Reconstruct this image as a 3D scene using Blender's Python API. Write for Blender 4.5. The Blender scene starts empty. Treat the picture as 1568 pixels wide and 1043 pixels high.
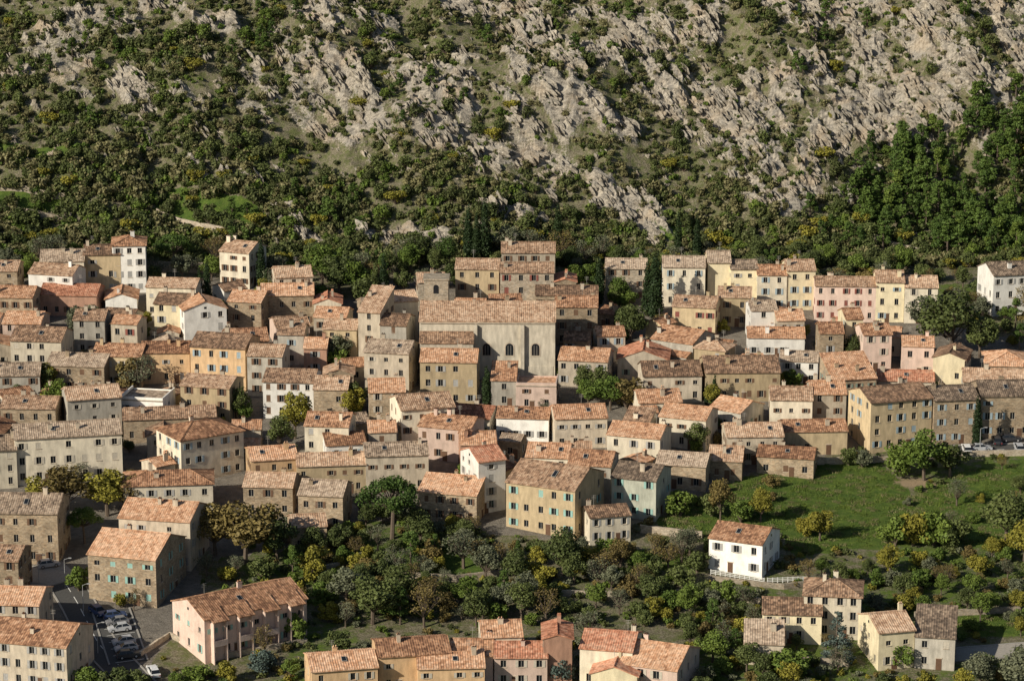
import bpy, math, random, time
import numpy as np
T0=time.time()
sc=bpy.context.scene
rnd=random.Random(7)
nr=np.random.RandomState(11)
# ------------------------------------------------------------------ survey station (where the photographer stood)
PITCH=math.radians(14.0); F=4355.0; CX,CY=784.0,521.5
CAM=np.array([0.0,0.0,178.0])
FW=np.array([0,math.cos(PITCH),-math.sin(PITCH)]); UP=np.array([0,math.sin(PITCH),math.cos(PITCH)]); RT=np.array([1.0,0,0])
# ------------------------------------------------------------------ noise
def h2(ix,iy,s):
    a=(ix.astype(np.int64)*374761393+iy.astype(np.int64)*668265263+s*974634777)&0xffffffff
    a=((a^(a>>13))*1274126177)&0xffffffff
    a=(a^(a>>16))&0xffffffff
    return a/4294967295.0
def vn(x,y,s=0):
    x=np.asarray(x,float); y=np.asarray(y,float)
    ix=np.floor(x); iy=np.floor(y); fx=x-ix; fy=y-iy
    fx=fx*fx*(3-2*fx); fy=fy*fy*(3-2*fy)
    a=h2(ix,iy,s); b=h2(ix+1,iy,s); c=h2(ix,iy+1,s); d=h2(ix+1,iy+1,s)
    return (a*(1-fx)+b*fx)*(1-fy)+(c*(1-fx)+d*fx)*fy
def fbm(x,y,o=3,s=0):
    t=0;a=1;n=0
    for i in range(o):
        t=t+a*vn(x*2**i+i*17.3,y*2**i+i*9.1,s+i); n+=a; a*=.5
    return t/n
def rg(x,y,o=2,s=0):
    t=0;a=1;n=0
    for i in range(o):
        t=t+a*(1-np.abs(2*vn(x*2**i+i*5.7,y*2**i-i*3.3,s+i)-1)); n+=a; a*=.5
    return t/n
def sst(a,b,x):
    t=np.clip((x-a)/(b-a),0,1); return t*t*(3-2*t)
# ------------------------------------------------------------------ terrain
_py=np.arange(-6000,8001,2.0)
_pz=np.interp(_py,[-6000,250,380,450,560,640,680,702,780,850,950,1100,2000,8000],[-45,-26,-9,0,14,25,31,42,90,138,205,240,200,130])
k=np.exp(-np.linspace(-2,2,13)**2); k/=k.sum(); _pz=np.convolve(np.pad(_pz,6,mode='edge'),k,mode='valid')
def hexact(x,y):
    x=np.asarray(x,float); y=np.asarray(y,float)
    yf=14*(fbm(x/60,0*x,2,5)-.5)
    hw=sst(655,715,y)
    z=np.interp(y+yf*hw,_py,_pz)
    z=z+2.6*(fbm(x/85,y/85,2,3)-.5)
    z=z+hw*(19*(rg((x+.5*y)/75,(y-.2*x)/110,2,21)-.6)+8*(rg((x+.4*y)/27,y/40,2,31)-.6))
    z=z+9*np.exp(-((x-2)/30)**2-((y-727)/14)**2)
    far=sst(250,900,np.abs(x))
    return z-far*10*hw
_gx=np.arange(-520,521,1.25); _gy=np.arange(280,1320,1.25)
_GZ=hexact(*np.meshgrid(_gx,_gy))
def hbase(x,y):
    x=np.asarray(x,float); y=np.asarray(y,float)
    fx=np.clip((x-_gx[0])/1.25,0,len(_gx)-1.001); fy=np.clip((y-_gy[0])/1.25,0,len(_gy)-1.001)
    i=fx.astype(int); j=fy.astype(int); a=fx-i; b=fy-j
    return (_GZ[j,i]*(1-a)+_GZ[j,i+1]*a)*(1-b)+(_GZ[j+1,i]*(1-a)+_GZ[j+1,i+1]*a)*b
def hit(u,v,off=0.0):
    d=FW+((u-CX)/F)*RT+((CY-v)/F)*UP
    t=np.arange(380,1300,4.0)
    for it in range(2):
        P=CAM[None]+d[None]*t[:,None]
        g=P[:,2]-hbase(P[:,0],P[:,1])-off
        i=np.argmax(g<0)
        if g[i]>=0: i=len(t)-1
        i=max(i,1)
        if it==0: t=np.linspace(t[i-1],t[i],9)
    f=g[i-1]/(g[i-1]-g[i]+1e-9); tt=t[i-1]+(t[i]-t[i-1])*f
    return CAM+d*tt
def proj(p):
    q=np.asarray(p)-CAM; s=q@FW
    return CX+F*(q@RT)/s, CY-F*(q@UP)/s, s
def gxy(u,v): 
    p=hit(u,v); return (p[0],p[1])
def poly(pts): return np.array([gxy(*p) for p in pts])
def inpoly(x,y,P):
    r=np.zeros(np.shape(x),bool); n=len(P)
    for i in range(n):
        x1,y1=P[i]; x2,y2=P[(i+1)%n]
        if y1==y2: continue
        c=((y1>y)!=(y2>y))&(x<(x2-x1)*(y-y1)/(y2-y1)+x1); r^=c
    return r
def dseg(x,y,a,b):
    ax,ay=a; bx,by=b; dx,dy=bx-ax,by-ay; L=dx*dx+dy*dy+1e-9
    t=np.clip(((x-ax)*dx+(y-ay)*dy)/L,0,1)
    return np.hypot(x-ax-t*dx,y-ay-t*dy)
ROCK=[([(1005,60),(1035,120),(1110,190),(1160,240),(1190,285)],8),([(1375,150),(1290,185),(1230,270)],6),([(1400,40),(1480,100),(1520,130)],8),
([(1190,10),(1330,15)],6),([(1530,15),(1560,60)],9),([(1350,70),(1310,130)],6),([(560,195),(640,185),(720,175)],5),([(480,95),(540,130),(600,190)],5.5),
([(700,215),(850,265)],6),([(820,10),(795,110),(800,165)],5),([(425,320),(470,375)],4.5),([(560,365),(700,368)],4.5),([(760,320),(830,335)],4),
([(930,290),(1000,345)],5),([(230,0),(340,40)],4),([(470,10),(510,45)],4),([(690,5),(770,40)],5),([(1060,10),(1080,60)],4),([(1190,120),(1200,200)],3.5),
([(480,160),(500,210)],3.5),([(130,20),(60,60)],3),([(380,110),(420,150)],3.5),([(880,180),(960,200)],4),([(1180,220),(1220,290)],4),([(10,110),(40,110)],3),([(1270,240),(1340,330)],3),
([(180,130),(220,160)],3),([(300,250),(400,290)],3),([(620,110),(680,140)],3.5)]
ROCKW=[([gxy(*p) for p in L],r) for L,r in ROCK]
def rockmask(x,y):
    x=np.asarray(x,float); y=np.asarray(y,float)
    n=fbm(x/7,y/7,3,41)-.5; a=x*.82+y*.57; b=-x*.57+y*.82
    m=np.zeros(x.shape)
    for L,r in ROCKW:
        for i in range(len(L)-1):
            d=dseg(x,y,L[i],L[i+1])
            m=np.maximum(m,1-sst(r*.3,r*1.4,d+n*11))
    m=m*(.25+.75*sst(.36,.5,fbm(a/2.2,b/7,3,47)))
    o=sst(.53,.61,fbm(a/3.6,b/11,3,51))*sst(690,725,y)*(.5+.5*sst(-70,40,x+(y-735)*.9))*sst(.3,.5,fbm(x/22,y/22,2,57))
    m=np.maximum(m,o)
    return m*sst(668,686,y)
def hfull(x,y,hb=hbase):
    x=np.asarray(x,float); y=np.asarray(y,float)
    z=hb(x,y); m=rockmask(x,y); hw=sst(672,700,y)
    a=x*.82+y*.57; b=-x*.57+y*.82
    z=z+hw*(1.1*(rg(x/7,y/7,2,61)-.5)+.5*(vn(x/1.7,y/1.7,66)-.5))
    z=z+m*(4.2*(rg(a/3.6,b/12,2,71)-.35)+1.8*(vn(a/1.3,b/2.6,81)-.5))
    return z
VILLP=poly([(-60,440),(60,425),(170,430),(330,425),(420,440),(480,470),(560,455),(600,430),(700,420),(850,420),(930,450),(1010,460),(1250,470),(1440,490),(1620,540),(1620,690),(1300,690),(1160,720),(1000,790),(930,830),(770,820),(650,800),(550,800),(450,840),(300,860),(320,930),(230,1010),(260,1100),(-60,1100)])
MEAD=[poly(p) for p in ([(1000,800),(1130,735),(1240,705),(1340,700),(1400,760),(1480,720),(1600,700),(1600,840),(1400,830),(1220,850),(1190,810),(1080,830)],[(1400,940),(1600,930),(1600,975),(1480,975)],[(560,850),(760,840),(740,880),(600,880)],
 [(960,840),(1060,840),(1060,870),(960,880)],[(1210,700),(1320,700),(1300,720),(1210,720)])]
MEADH=[poly(p) for p in ([(-20,320),(110,325),(110,300),(-20,300)],[(230,330),(420,360),(400,320),(260,290)],[(990,360),(1040,375),(1070,345),(1000,345)],[(0,240),(120,250),(100,225),(0,220)])]
BARE=poly([(1365,735),(1420,730),(1440,745),(1390,748)])
# ------------------------------------------------------------------ materials
def newmat(name):
    m=bpy.data.materials.new(name); m.use_nodes=True; nt=m.node_tree
    b=nt.nodes['Principled BSDF']; b.inputs['Roughness'].default_value=.9
    b.inputs['Specular IOR Level'].default_value=.15
    return m,nt,b
def N(nt,t,**k):
    n=nt.nodes.new(t)
    for a,b in k.items(): setattr(n,a,b)
    return n
def tocol(c): return (c[0],c[1],c[2],1)
def noise(nt,scale,detail=3,vec=None,rough=.55):
    n=N(nt,'ShaderNodeTexNoise'); n.inputs['Scale'].default_value=scale; n.inputs['Detail'].default_value=detail; n.inputs['Roughness'].default_value=rough
    if vec is not None: nt.links.new(vec,n.inputs['Vector'])
    return n.outputs['Fac']
def mapr(nt,x,a,b,c,d):
    n=N(nt,'ShaderNodeMapRange'); nt.links.new(x,n.inputs[0])
    for i,vv in enumerate((a,b,c,d)): n.inputs[i+1].default_value=vv
    return n.outputs[0]
def mth(nt,op,a,b=None):
    n=N(nt,'ShaderNodeMath',operation=op)
    for i,q in enumerate((a,b)):
        if q is None: continue
        if isinstance(q,(int,float)): n.inputs[i].default_value=q
        else: nt.links.new(q,n.inputs[i])
    return n.outputs[0]
def mixc(nt,f,a,b,bt='MIX'):
    n=N(nt,'ShaderNodeMix',data_type='RGBA',blend_type=bt)
    if isinstance(f,(int,float)): n.inputs[0].default_value=f
    else: nt.links.new(f,n.inputs[0])
    for i,q in ((6,a),(7,b)):
        if isinstance(q,tuple): n.inputs[i].default_value=tocol(q)
        else: nt.links.new(q,n.inputs[i])
    return n.outputs[2]
def valc(nt,col,v):
    c=N(nt,'ShaderNodeCombineColor')
    for i in range(3): nt.links.new(v,c.inputs[i])
    return mixc(nt,1.0,col,c.outputs[0],'MULTIPLY')
def bump(nt,b,h,s,d):
    n=N(nt,'ShaderNodeBump'); n.inputs['Strength'].default_value=s; n.inputs['Distance'].default_value=d
    nt.links.new(h,n.inputs['Height']); nt.links.new(n.outputs[0],b.inputs['Normal'])
def objco(nt): return N(nt,'ShaderNodeTexCoord').outputs['Object']
def orand(nt): return N(nt,'ShaderNodeObjectInfo').outputs['Random']
def simple(name,c,rough=.8,spec=.2,metal=0):
    m,nt,b=newmat(name); o=objco(nt)
    n=noise(nt,3,3,o); col=valc(nt,mixc(nt,0.0,c,c),mapr(nt,n,.3,.7,.85,1.12))
    nt.links.new(col,b.inputs['Base Color']); b.inputs['Roughness'].default_value=rough; b.inputs['Specular IOR Level'].default_value=spec; b.inputs['Metallic'].default_value=metal
    return m
def plaster(name,c,dirt=.35):
    m,nt,b=newmat(name); o=objco(nt)
    mp=N(nt,'ShaderNodeMapping'); mp.inputs['Scale'].default_value=(1.3,1.3,.35); nt.links.new(o,mp.inputs[0])
    st=noise(nt,1.0,4,mp.outputs[0]); pt=noise(nt,.45,4,o); fi=noise(nt,6,3,o)
    v=mth(nt,'MULTIPLY',mapr(nt,st,.3,.7,1-dirt*.8,1.08),mapr(nt,fi,.3,.7,.9,1.08))
    v=mth(nt,'MULTIPLY',v,mapr(nt,orand(nt),0,1,.76,1.14))
    d=tuple(x*.6+y for x,y in zip(c,(.05,.04,.03)))
    col=mixc(nt,mapr(nt,pt,.48,.72,0,.6),c,d)
    nt.links.new(valc(nt,col,v),b.inputs['Base Color']); bump(nt,b,fi,.3,.04)
    return m
def stone(name,c,sc_=2.6):
    m,nt,b=newmat(name); o=objco(nt)
    mp=N(nt,'ShaderNodeMapping'); mp.inputs['Scale'].default_value=(1,1,1.5); nt.links.new(o,mp.inputs[0])
    vo=N(nt,'ShaderNodeTexVoronoi'); vo.inputs['Scale'].default_value=sc_; nt.links.new(mp.outputs[0],vo.inputs['Vector'])
    sep=N(nt,'ShaderNodeSeparateColor'); nt.links.new(vo.outputs['Color'],sep.inputs[0])
    v=mapr(nt,sep.outputs[0],0,1,.72,1.2); pt=noise(nt,.5,4,o)
    v=mth(nt,'MULTIPLY',v,mapr(nt,pt,.3,.7,.75,1.15)); v=mth(nt,'MULTIPLY',v,mapr(nt,orand(nt),0,1,.78,1.15))
    col=mixc(nt,mapr(nt,sep.outputs[1],.5,1,0,.4),c,(c[0]*1.0,c[1]*.82,c[2]*.65))
    nt.links.new(valc(nt,col,v),b.inputs['Base Color']); bump(nt,b,vo.outputs['Distance'],.5,.06)
    return m
WALL={'W':plaster('wall_white',(.82,.79,.73),.12),'C':plaster('wall_cream',(.73,.65,.51),.3),'Y':plaster('wall_pale_yellow',(.76,.66,.45),.2),
'O':plaster('wall_ochre',(.58,.455,.285)),'P':plaster('wall_pink',(.70,.53,.44),.2),'G':plaster('wall_grey',(.50,.46,.39),.4),
'B':plaster('wall_beige',(.60,.515,.40),.4),'R':plaster('wall_red',(.46,.27,.19)),'T':plaster('wall_teal',(.44,.45,.37)),'N':plaster('wall_orange',(.68,.465,.27)),
'K':plaster('wall_church_render',(.57,.51,.41),.4),
'S':stone('wall_stone',(.38,.30,.21)),'D':stone('wall_stone_grey',(.42,.36,.28))}
def roofmat(name,c1,c2,c3):
    m,nt,b=newmat(name); o=objco(nt)
    mp=N(nt,'ShaderNodeMapping'); mp.inputs['Scale'].default_value=(2.38,1.7,.01); nt.links.new(o,mp.inputs[0])
    fl=N(nt,'ShaderNodeVectorMath',operation='FLOOR'); nt.links.new(mp.outputs[0],fl.inputs[0])
    wn=N(nt,'ShaderNodeTexWhiteNoise',noise_dimensions='3D'); nt.links.new(fl.outputs[0],wn.inputs[0])
    big=noise(nt,.55,4,o); r=orand(nt)
    t=mth(nt,'ADD',mth(nt,'MULTIPLY',wn.outputs[0],.6),mth(nt,'MULTIPLY',mth(nt,'SUBTRACT',r,.5),.6))
    t=mth(nt,'ADD',t,mth(nt,'MULTIPLY',mth(nt,'SUBTRACT',big,.42),1.5))
    cr=N(nt,'ShaderNodeValToRGB'); e=cr.color_ramp.elements
    e[0].position=0.0; e[0].color=tocol(c1); e[1].position=.95; e[1].color=tocol(c3); q=e.new(.40); q.color=tocol(c2)
    nt.links.new(t,cr.inputs[0])
    ly=noise(nt,1.7,5,o); v=mth(nt,'MULTIPLY',mapr(nt,ly,.35,.7,1.15,.55),mapr(nt,r,0,1,.80,1.15))
    nt.links.new(valc(nt,cr.outputs[0],v),b.inputs['Base Color'])
    return m
ROOF=[roofmat('roof_tile_orange',(.24,.125,.075),(.52,.28,.16),(.68,.44,.29)),roofmat('roof_tile_brown',(.18,.115,.078),(.42,.26,.165),(.60,.43,.30)),
roofmat('roof_tile_red',(.28,.12,.07),(.54,.24,.145),(.62,.36,.24)),roofmat('roof_tile_grey',(.16,.12,.09),(.36,.265,.19),(.55,.43,.32))]
GLASS,nt,b=newmat('window_glass'); b.inputs['Base Color'].default_value=(.015,.018,.022,1); b.inputs['Roughness'].default_value=.15; b.inputs['Specular IOR Level'].default_value=.5
FRAME=simple('window_frame',(.42,.40,.36)); DOOR=simple('door_wood',(.14,.08,.05)); CORN=plaster('cornice',(.58,.49,.38))
SHUT=[simple('shutter_'+n,c) for n,c in (('blue',(.32,.40,.44)),('grey',(.38,.37,.35)),('green',(.22,.28,.23)),('brown',(.16,.095,.06)),('cream',(.50,.45,.37)),('teal',(.28,.46,.41)),('red',(.25,.09,.07)))]
def leafmat(name,c,c2):
    m,nt,b=newmat(name)
    at=N(nt,'ShaderNodeAttribute',attribute_name='lv'); r=orand(nt)
    t=mth(nt,'ADD',mth(nt,'MULTIPLY',at.outputs['Fac'],.6),mth(nt,'MULTIPLY',r,.5))
    nt.links.new(mixc(nt,t,c,c2),b.inputs['Base Color']); b.inputs['Roughness'].default_value=.6
    return m
LEAF={'oak':leafmat('foliage_oak',(.036,.052,.018),(.13,.155,.048)),'green':leafmat('foliage_green',(.05,.09,.018),(.155,.205,.04)),
'yellow':leafmat('foliage_yellow',(.13,.125,.022),(.28,.25,.04)),'brown':leafmat('foliage_brown',(.095,.072,.028),(.22,.17,.058)),
'olive':leafmat('foliage_olive',(.08,.09,.055),(.175,.185,.11)),'pine':leafmat('foliage_pine',(.032,.062,.016),(.11,.165,.035)),
'cypress':leafmat('foliage_cypress',(.012,.026,.010),(.034,.054,.018)),'cedar':leafmat('foliage_cedar',(.055,.08,.065),(.12,.155,.135)),
'scrub':leafmat('foliage_scrub',(.045,.058,.02),(.14,.155,.055)),'scrub2':leafmat('foliage_dry',(.11,.105,.045),(.23,.21,.10))}
BARK=simple('bark',(.13,.10,.075))
def rockcol(nt,o):
    mp=N(nt,'ShaderNodeMapping'); mp.inputs['Rotation'].default_value=(0.45,0.3,-0.96); mp.inputs['Scale'].default_value=(.45,1.9,1.0); nt.links.new(o,mp.inputs[0])
    rk=noise(nt,.9,8,mp.outputs[0],.75); n2=noise(nt,.10,4,o); n5=noise(nt,.35,4,o)
    c=mixc(nt,mapr(nt,rk,.38,.57,0,1),(.13,.115,.095),(.50,.445,.365))
    c=mixc(nt,mapr(nt,n2,.5,.68,0,.55),c,(.45,.34,.225))
    c=mixc(nt,mapr(nt,n5,.48,.65,0,.55),c,(.29,.275,.25))
    return c,rk
GM,nt,b=newmat('terrain_ground'); o=objco(nt)
def attr(n): return N(nt,'ShaderNodeAttribute',attribute_name=n).outputs['Fac']
n1=noise(nt,.55,6,o,.65); n3=noise(nt,2.6,5,o,.7); n4=noise(nt,9,3,o,.6)
soil=mixc(nt,mapr(nt,n3,.38,.62,0,1),(.12,.105,.065),(.30,.265,.185))
soil=mixc(nt,mapr(nt,n1,.44,.60,0,.85),soil,(.12,.14,.045))
grass=mixc(nt,mapr(nt,n1,.35,.65,0,1),(.055,.105,.018),(.125,.18,.032))
grass=mixc(nt,mapr(nt,n3,.5,.72,0,.6),grass,(.16,.155,.065))
gf=mapr(nt,mth(nt,'ADD',attr('grass'),mth(nt,'MULTIPLY',mth(nt,'SUBTRACT',n1,.5),.8)),.4,.6,0,1)
c=mixc(nt,gf,soil,grass)
rock,rk=rockcol(nt,o)
rf=mapr(nt,mth(nt,'ADD',attr('rock'),mth(nt,'MULTIPLY',mth(nt,'SUBTRACT',n3,.5),1.5)),.36,.5,0,1)
c=mixc(nt,rf,c,rock)
pv=mixc(nt,mapr(nt,n1,.35,.65,0,1),(.17,.15,.125),(.27,.24,.20))
pf=mapr(nt,mth(nt,'ADD',attr('pave'),mth(nt,'MULTIPLY',mth(nt,'SUBTRACT',n1,.5),.5)),.4,.6,0,1)
c=mixc(nt,pf,c,pv)
c=mixc(nt,attr('bare'),c,(.36,.27,.17))
c=valc(nt,c,mapr(nt,n4,.3,.7,.7,1.25))
nt.links.new(c,b.inputs['Base Color']); hh=mth(nt,'ADD',rk,mth(nt,'MULTIPLY',n3,.5)); bump(nt,b,hh,.9,.6)
ROCKM,nt,b=newmat('rock_limestone'); cc,rk=rockcol(nt,N(nt,'ShaderNodeNewGeometry').outputs['Position'])
cc=valc(nt,cc,mapr(nt,orand(nt),0,1,.75,1.1)); nt.links.new(cc,b.inputs['Base Color']); bump(nt,b,rk,.9,.45)
# ------------------------------------------------------------------ mesh helpers
def link(ob,parent=None):
    sc.collection.objects.link(ob)
    if parent: ob.parent=parent
    return ob
def mk(name,v,f,mats,mi=None,lv=None):
    me=bpy.data.meshes.new(name)
    v=np.asarray(v,float).tolist() if not isinstance(v,list) else v
    f=f.tolist() if isinstance(f,np.ndarray) else f
    me.from_pydata(v,[],f)
    for m in (mats if isinstance(mats,(list,tuple)) else [mats]): me.materials.append(m)
    if mi is not None: me.polygons.foreach_set('material_index',np.asarray(mi,np.int32))
    if lv is not None:
        a=me.attributes.new('lv','FLOAT','POINT'); a.data.foreach_set('value',np.asarray(lv,np.float32))
    me.update(); return me
class Part:
    def __init__(s): s.v=[]; s.f=[]
    def q(s,*p):
        n=len(s.v); s.v+= [tuple(map(float,a)) for a in p]; s.f.append(tuple(range(n,n+len(p))))
    def box(s,x0,x1,y0,y1,z0,z1,fr=None):
        P=[(x0,y0,z0),(x1,y0,z0),(x1,y1,z0),(x0,y1,z0),(x0,y0,z1),(x1,y0,z1),(x1,y1,z1),(x0,y1,z1)]
        if fr: P=[fr(*p) for p in P]
        n=len(s.v); s.v+=[tuple(map(float,a)) for a in P]
        s.f+=[tuple(n+i for i in q) for q in ((0,3,2,1),(4,5,6,7),(0,1,5,4),(1,2,6,5),(2,3,7,6),(3,0,4,7))]
    def obj(s,name,mat,parent):
        if s.v: return link(bpy.data.objects.new(name,mk(name,s.v,s.f,mat)),parent)
# ------------------------------------------------------------------ houses
PLACED=[]
def obb_hit(a,b,m=.0):
    dx,dy=b[0]-a[0],b[1]-a[1]
    if dx*dx+dy*dy>(math.hypot(a[2],a[3])+math.hypot(b[2],b[3])+m)**2: return False
    ax=[(math.cos(a[4]),math.sin(a[4])),(-math.sin(a[4]),math.cos(a[4])),(math.cos(b[4]),math.sin(b[4])),(-math.sin(b[4]),math.cos(b[4]))]
    for x,y in ax:
        ra=a[2]*abs(x*ax[0][0]+y*ax[0][1])+a[3]*abs(x*ax[1][0]+y*ax[1][1])
        rb=b[2]*abs(x*ax[2][0]+y*ax[2][1])+b[3]*abs(x*ax[3][0]+y*ax[3][1])
        if abs(dx*x+dy*y)>ra+rb+m: return False
    return True
NAMES={'S':'stone_house','D':'stone_house','R':'red_rendered_house','W':'white_house','P':'pink_house','O':'ochre_house','Y':'yellow_house','C':'cream_house','T':'green_rendered_house','N':'orange_house','G':'grey_rendered_house','B':'beige_house'}
def slope_tiles(R,A,bin_,bout,zr,tan,fr,r):
    n=max(4,int(2*A/.21)); xs=np.linspace(-A,A,n+1); seg=3
    base=len(R.v)
    sag=r.uniform(.02,.14)
    for i,a in enumerate(xs):
        b0=min(bin_(a),bout-.01); 
        for j in range(seg+1):
            t=j/seg; bb=b0+(bout-b0)*t
            z=zr-bb*tan+.13+(.055 if i%2 else 0)-sag*math.sin(math.pi*bb/bout)*math.cos(a/A*1.4)+r.uniform(-.015,.015)
            R.v.append(fr(a,bb,z))
    for i in range(n):
        for j in range(seg):
            p=base+i*(seg+1)+j; R.f.append((p,p+seg+1,p+seg+2,p+1))
    def P(a,b,z): return fr(a,b,z)
    b0=bin_(A)
    b0l=min(b0,bout-.01)
    ze=zr-bout*tan
    R.q(P(-A,bout,ze+.14),P(A,bout,ze+.14),P(A,bout,ze-.02),P(-A,bout,ze-.02))
    R.q(P(-A,bout,ze-.02),P(A,bout,ze-.02),P(A,b0l,zr-b0l*tan-.02),P(-A,b0l,zr-b0l*tan-.02))
    if b0<bout-.1:
        for s in (-1,1): R.q(P(s*A,bout,ze-.02),P(s*A,b0l,zr-b0l*tan-.02),P(s*A,b0l,zr-b0l*tan+.17),P(s*A,bout,ze+.17))
def build_house(name,ox,oy,oz,ang,w,d,h,roof='g',wall='B',roofi=0,shut=1,r=None,wins=True,pitch=None,chim=True,winp=.88,bars=True,extra=None,annex=False):
    r=r or rnd
    E=link(bpy.data.objects.new(name,None)); E.empty_display_size=1
    E.location=(ox,oy,oz); E.rotation_euler=(0,0,ang)
    tan=pitch or r.uniform(.29,.38)
    Wp,Rf,Gl,Fr,Sh,Dr,Ch,Co=[Part() for _ in range(8)]
    hw,hd=w/2,d/2
    st=max(1,int(h/2.6)); fh=h/st
    ws=[((-hw,-hd),(1,0),(0,-1),w,'f'),((hw,-hd),(0,1),(1,0),d,'r'),((hw,hd),(-1,0),(0,1),w,'b'),((-hw,hd),(0,-1),(-1,0),d,'l')]
    z0=-6.0
    hb=h+ (d*tan if roof=='s' else 0)
    for (px,py),(dx,dy),(nx,ny),L,tag in ws:
        def W(a,z,o): return (px+dx*a+nx*o,py+dy*a+ny*o,z)
        cols=[]
        if wins:
            nc=int((L-.6)/r.uniform(2.2,2.9))
            if tag in 'rl' : nc=min(nc,3)
            if tag in 'b': nc=min(nc,2)
            for c_ in range(nc): cols.append((c_+.5)*L/nc+ r.uniform(-.2,.2))
        ww=r.uniform(.8,1.05); 
        xs=[0]; 
        for c_ in cols: xs+=[c_-ww/2,c_+ww/2]
        xs.append(L)
        top=h
        zs=[z0]
        if cols:
            for s in range(st):
                wh=r.choice([1.3,1.45]) if s<st-1 or st==1 else r.choice([.9,1.25,1.4]); zb=s*fh+.95
                if zb+wh>top-.35: wh=max(.6,top-.35-zb)
                zs+=[zb,zb+wh]
        zs.append(top)
        for i in range(len(xs)-1):
            for j in range(len(zs)-1):
                x0,x1,a0,a1=xs[i],xs[i+1],zs[j],zs[j+1]
                op=(i%2==1 and j%2==1) and r.random()<(winp if tag in 'f' else winp*.75)
                if not op:
                    Wp.q(W(x0,a0,0),W(x1,a0,0),W(x1,a1,0),W(x0,a1,0)); continue
                dp=-.22
                Wp.q(W(x0,a0,0),W(x1,a0,0),W(x1,a0,dp),W(x0,a0,dp)); Wp.q(W(x0,a1,0),W(x1,a1,0),W(x1,a1,dp),W(x0,a1,dp))
                Wp.q(W(x0,a0,0),W(x0,a1,0),W(x0,a1,dp),W(x0,a0,dp)); Wp.q(W(x1,a0,0),W(x1,a1,0),W(x1,a1,dp),W(x1,a0,dp))
                Gl.q(W(x0,a0,dp+.01),W(x1,a0,dp+.01),W(x1,a1,dp+.01),W(x0,a1,dp+.01))
                def fb(b0,b1,c0,c1,o0,o1,PT): PT.box(b0,b1,o0,o1,c0,c1,fr=lambda a,o_,z:W(a,z,o_))
                if bars:
                    xm=(x0+x1)/2
                    fb(xm-.025,xm+.025,a0,a1,dp+.02,dp+.06,Fr); fb(x0,x0+.05,a0,a1,dp+.02,dp+.06,Fr); fb(x1-.05,x1,a0,a1,dp+.02,dp+.06,Fr)
                fb(x0-.08,x1+.08,a0-.1,a0-.01,.003,.09,Co)
                q=r.random(); sw=(x1-x0)/2
                if q<.50:
                    fb(x0-sw-.02,x0-.02,a0,a1,.015,.065,Sh); fb(x1+.02,x1+sw+.02,a0,a1,.015,.065,Sh)
                elif q<.64: 
                    fb(x0,x0+sw-.01,a0,a1,-.08,-.03,Sh); fb(x1-sw+.01,x1,a0,a1,-.08,-.03,Sh)
        if wins and tag in 'fr' and L>4:
            a=r.uniform(.25,.75)*L
            for c_ in cols:
                if abs(a-c_)<1.0: a=c_+1.15*(1 if a>c_ else -1)
            a=min(max(a,.7),L-.7)
            Dr.box(a-.5,a+.5,.004,.05,-1.2,2.05,fr=lambda q,o_,z:W(q,z,o_)); Co.box(a-.62,a+.62,.004,.08,2.06,2.2,fr=lambda q,o_,z:W(q,z,o_))
        if roof=='g' and tag in 'rl':
            Wp.q(W(0,h,0),W(L,h,0),W(L/2,h+hd*tan,0))
            if wins and h>5 and r.random()<.3:
                Gl.q(W(L/2-.3,h+.1,.01),W(L/2+.3,h+.1,.01),W(L/2+.3,h+.6,.01),W(L/2-.3,h+.6,.01))
        if roof=='s':
            if tag=='b': Wp.q(W(0,h,0),W(L,h,0),W(L,hb,0),W(0,hb,0))
            if tag=='r': Wp.q(W(0,h,0),W(L,h,0),W(L,hb,0))
            if tag=='l': Wp.q(W(0,h,0),W(L,h,0),W(0,hb,0))
        if tag in 'fb' and roof!='s' or tag=='f':
            for kk,(o1,zz) in enumerate(((.12,.30),(.22,.17))):
                Co.box(.01,L-.01,.002,o1,h-zz,h-zz+.125,fr=lambda q,o_,z:W(q,z,o_))
    ov=.38; gv=.18
    if roof=='g':
        zr=h+hd*tan
        for s in (-1,1): slope_tiles(Rf,hw+gv,lambda a:0.0,hd+ov,zr,tan,lambda a,b_,z,s=s:(a,s*b_,z),r)
        n=int((w+2*gv)/.5)
        for i in range(n):
            a0=-hw-gv+i*(w+2*gv)/n; a1=a0+(w+2*gv)/n*.96
            Ch_=zr+.22+r.uniform(0,.03)
            Rf.q((a0,-.16,Ch_-.06),(a1,-.16,Ch_-.06),(a1,0,Ch_+.05),(a0,0,Ch_+.05)); Rf.q((a0,.16,Ch_-.06),(a1,.16,Ch_-.06),(a1,0,Ch_+.05),(a0,0,Ch_+.05))
    elif roof=='h':
        m=min(hw,hd)+ov; zr=h+ (m-ov)*tan; EX=hw+ov; EY=hd+ov
        ixx=EX-m; iyy=EY-m
        for s in (-1,1):
            slope_tiles(Rf,EX,lambda a:max(0,abs(a)-ixx),m,zr,tan,lambda a,b_,z,s=s:(a,s*(b_+iyy),z),r)
            slope_tiles(Rf,EY,lambda a:max(0,abs(a)-iyy),m,zr,tan,lambda a,b_,z,s=s:(s*(b_+ixx),a,z),r)
        for sx in (-1,1):
            for sy in (-1,1):
                a=(sx*ixx,sy*iyy,zr+.26); e=(sx*EX,sy*EY,zr-m*tan+.26)
                for o_ in (-.15,.15):
                    Rf.q(a,e,(e[0]+o_,e[1]-o_*sx*sy,e[2]-.1),(a[0]+o_,a[1]-o_*sx*sy,a[2]-.1))
    elif roof=='s':
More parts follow.
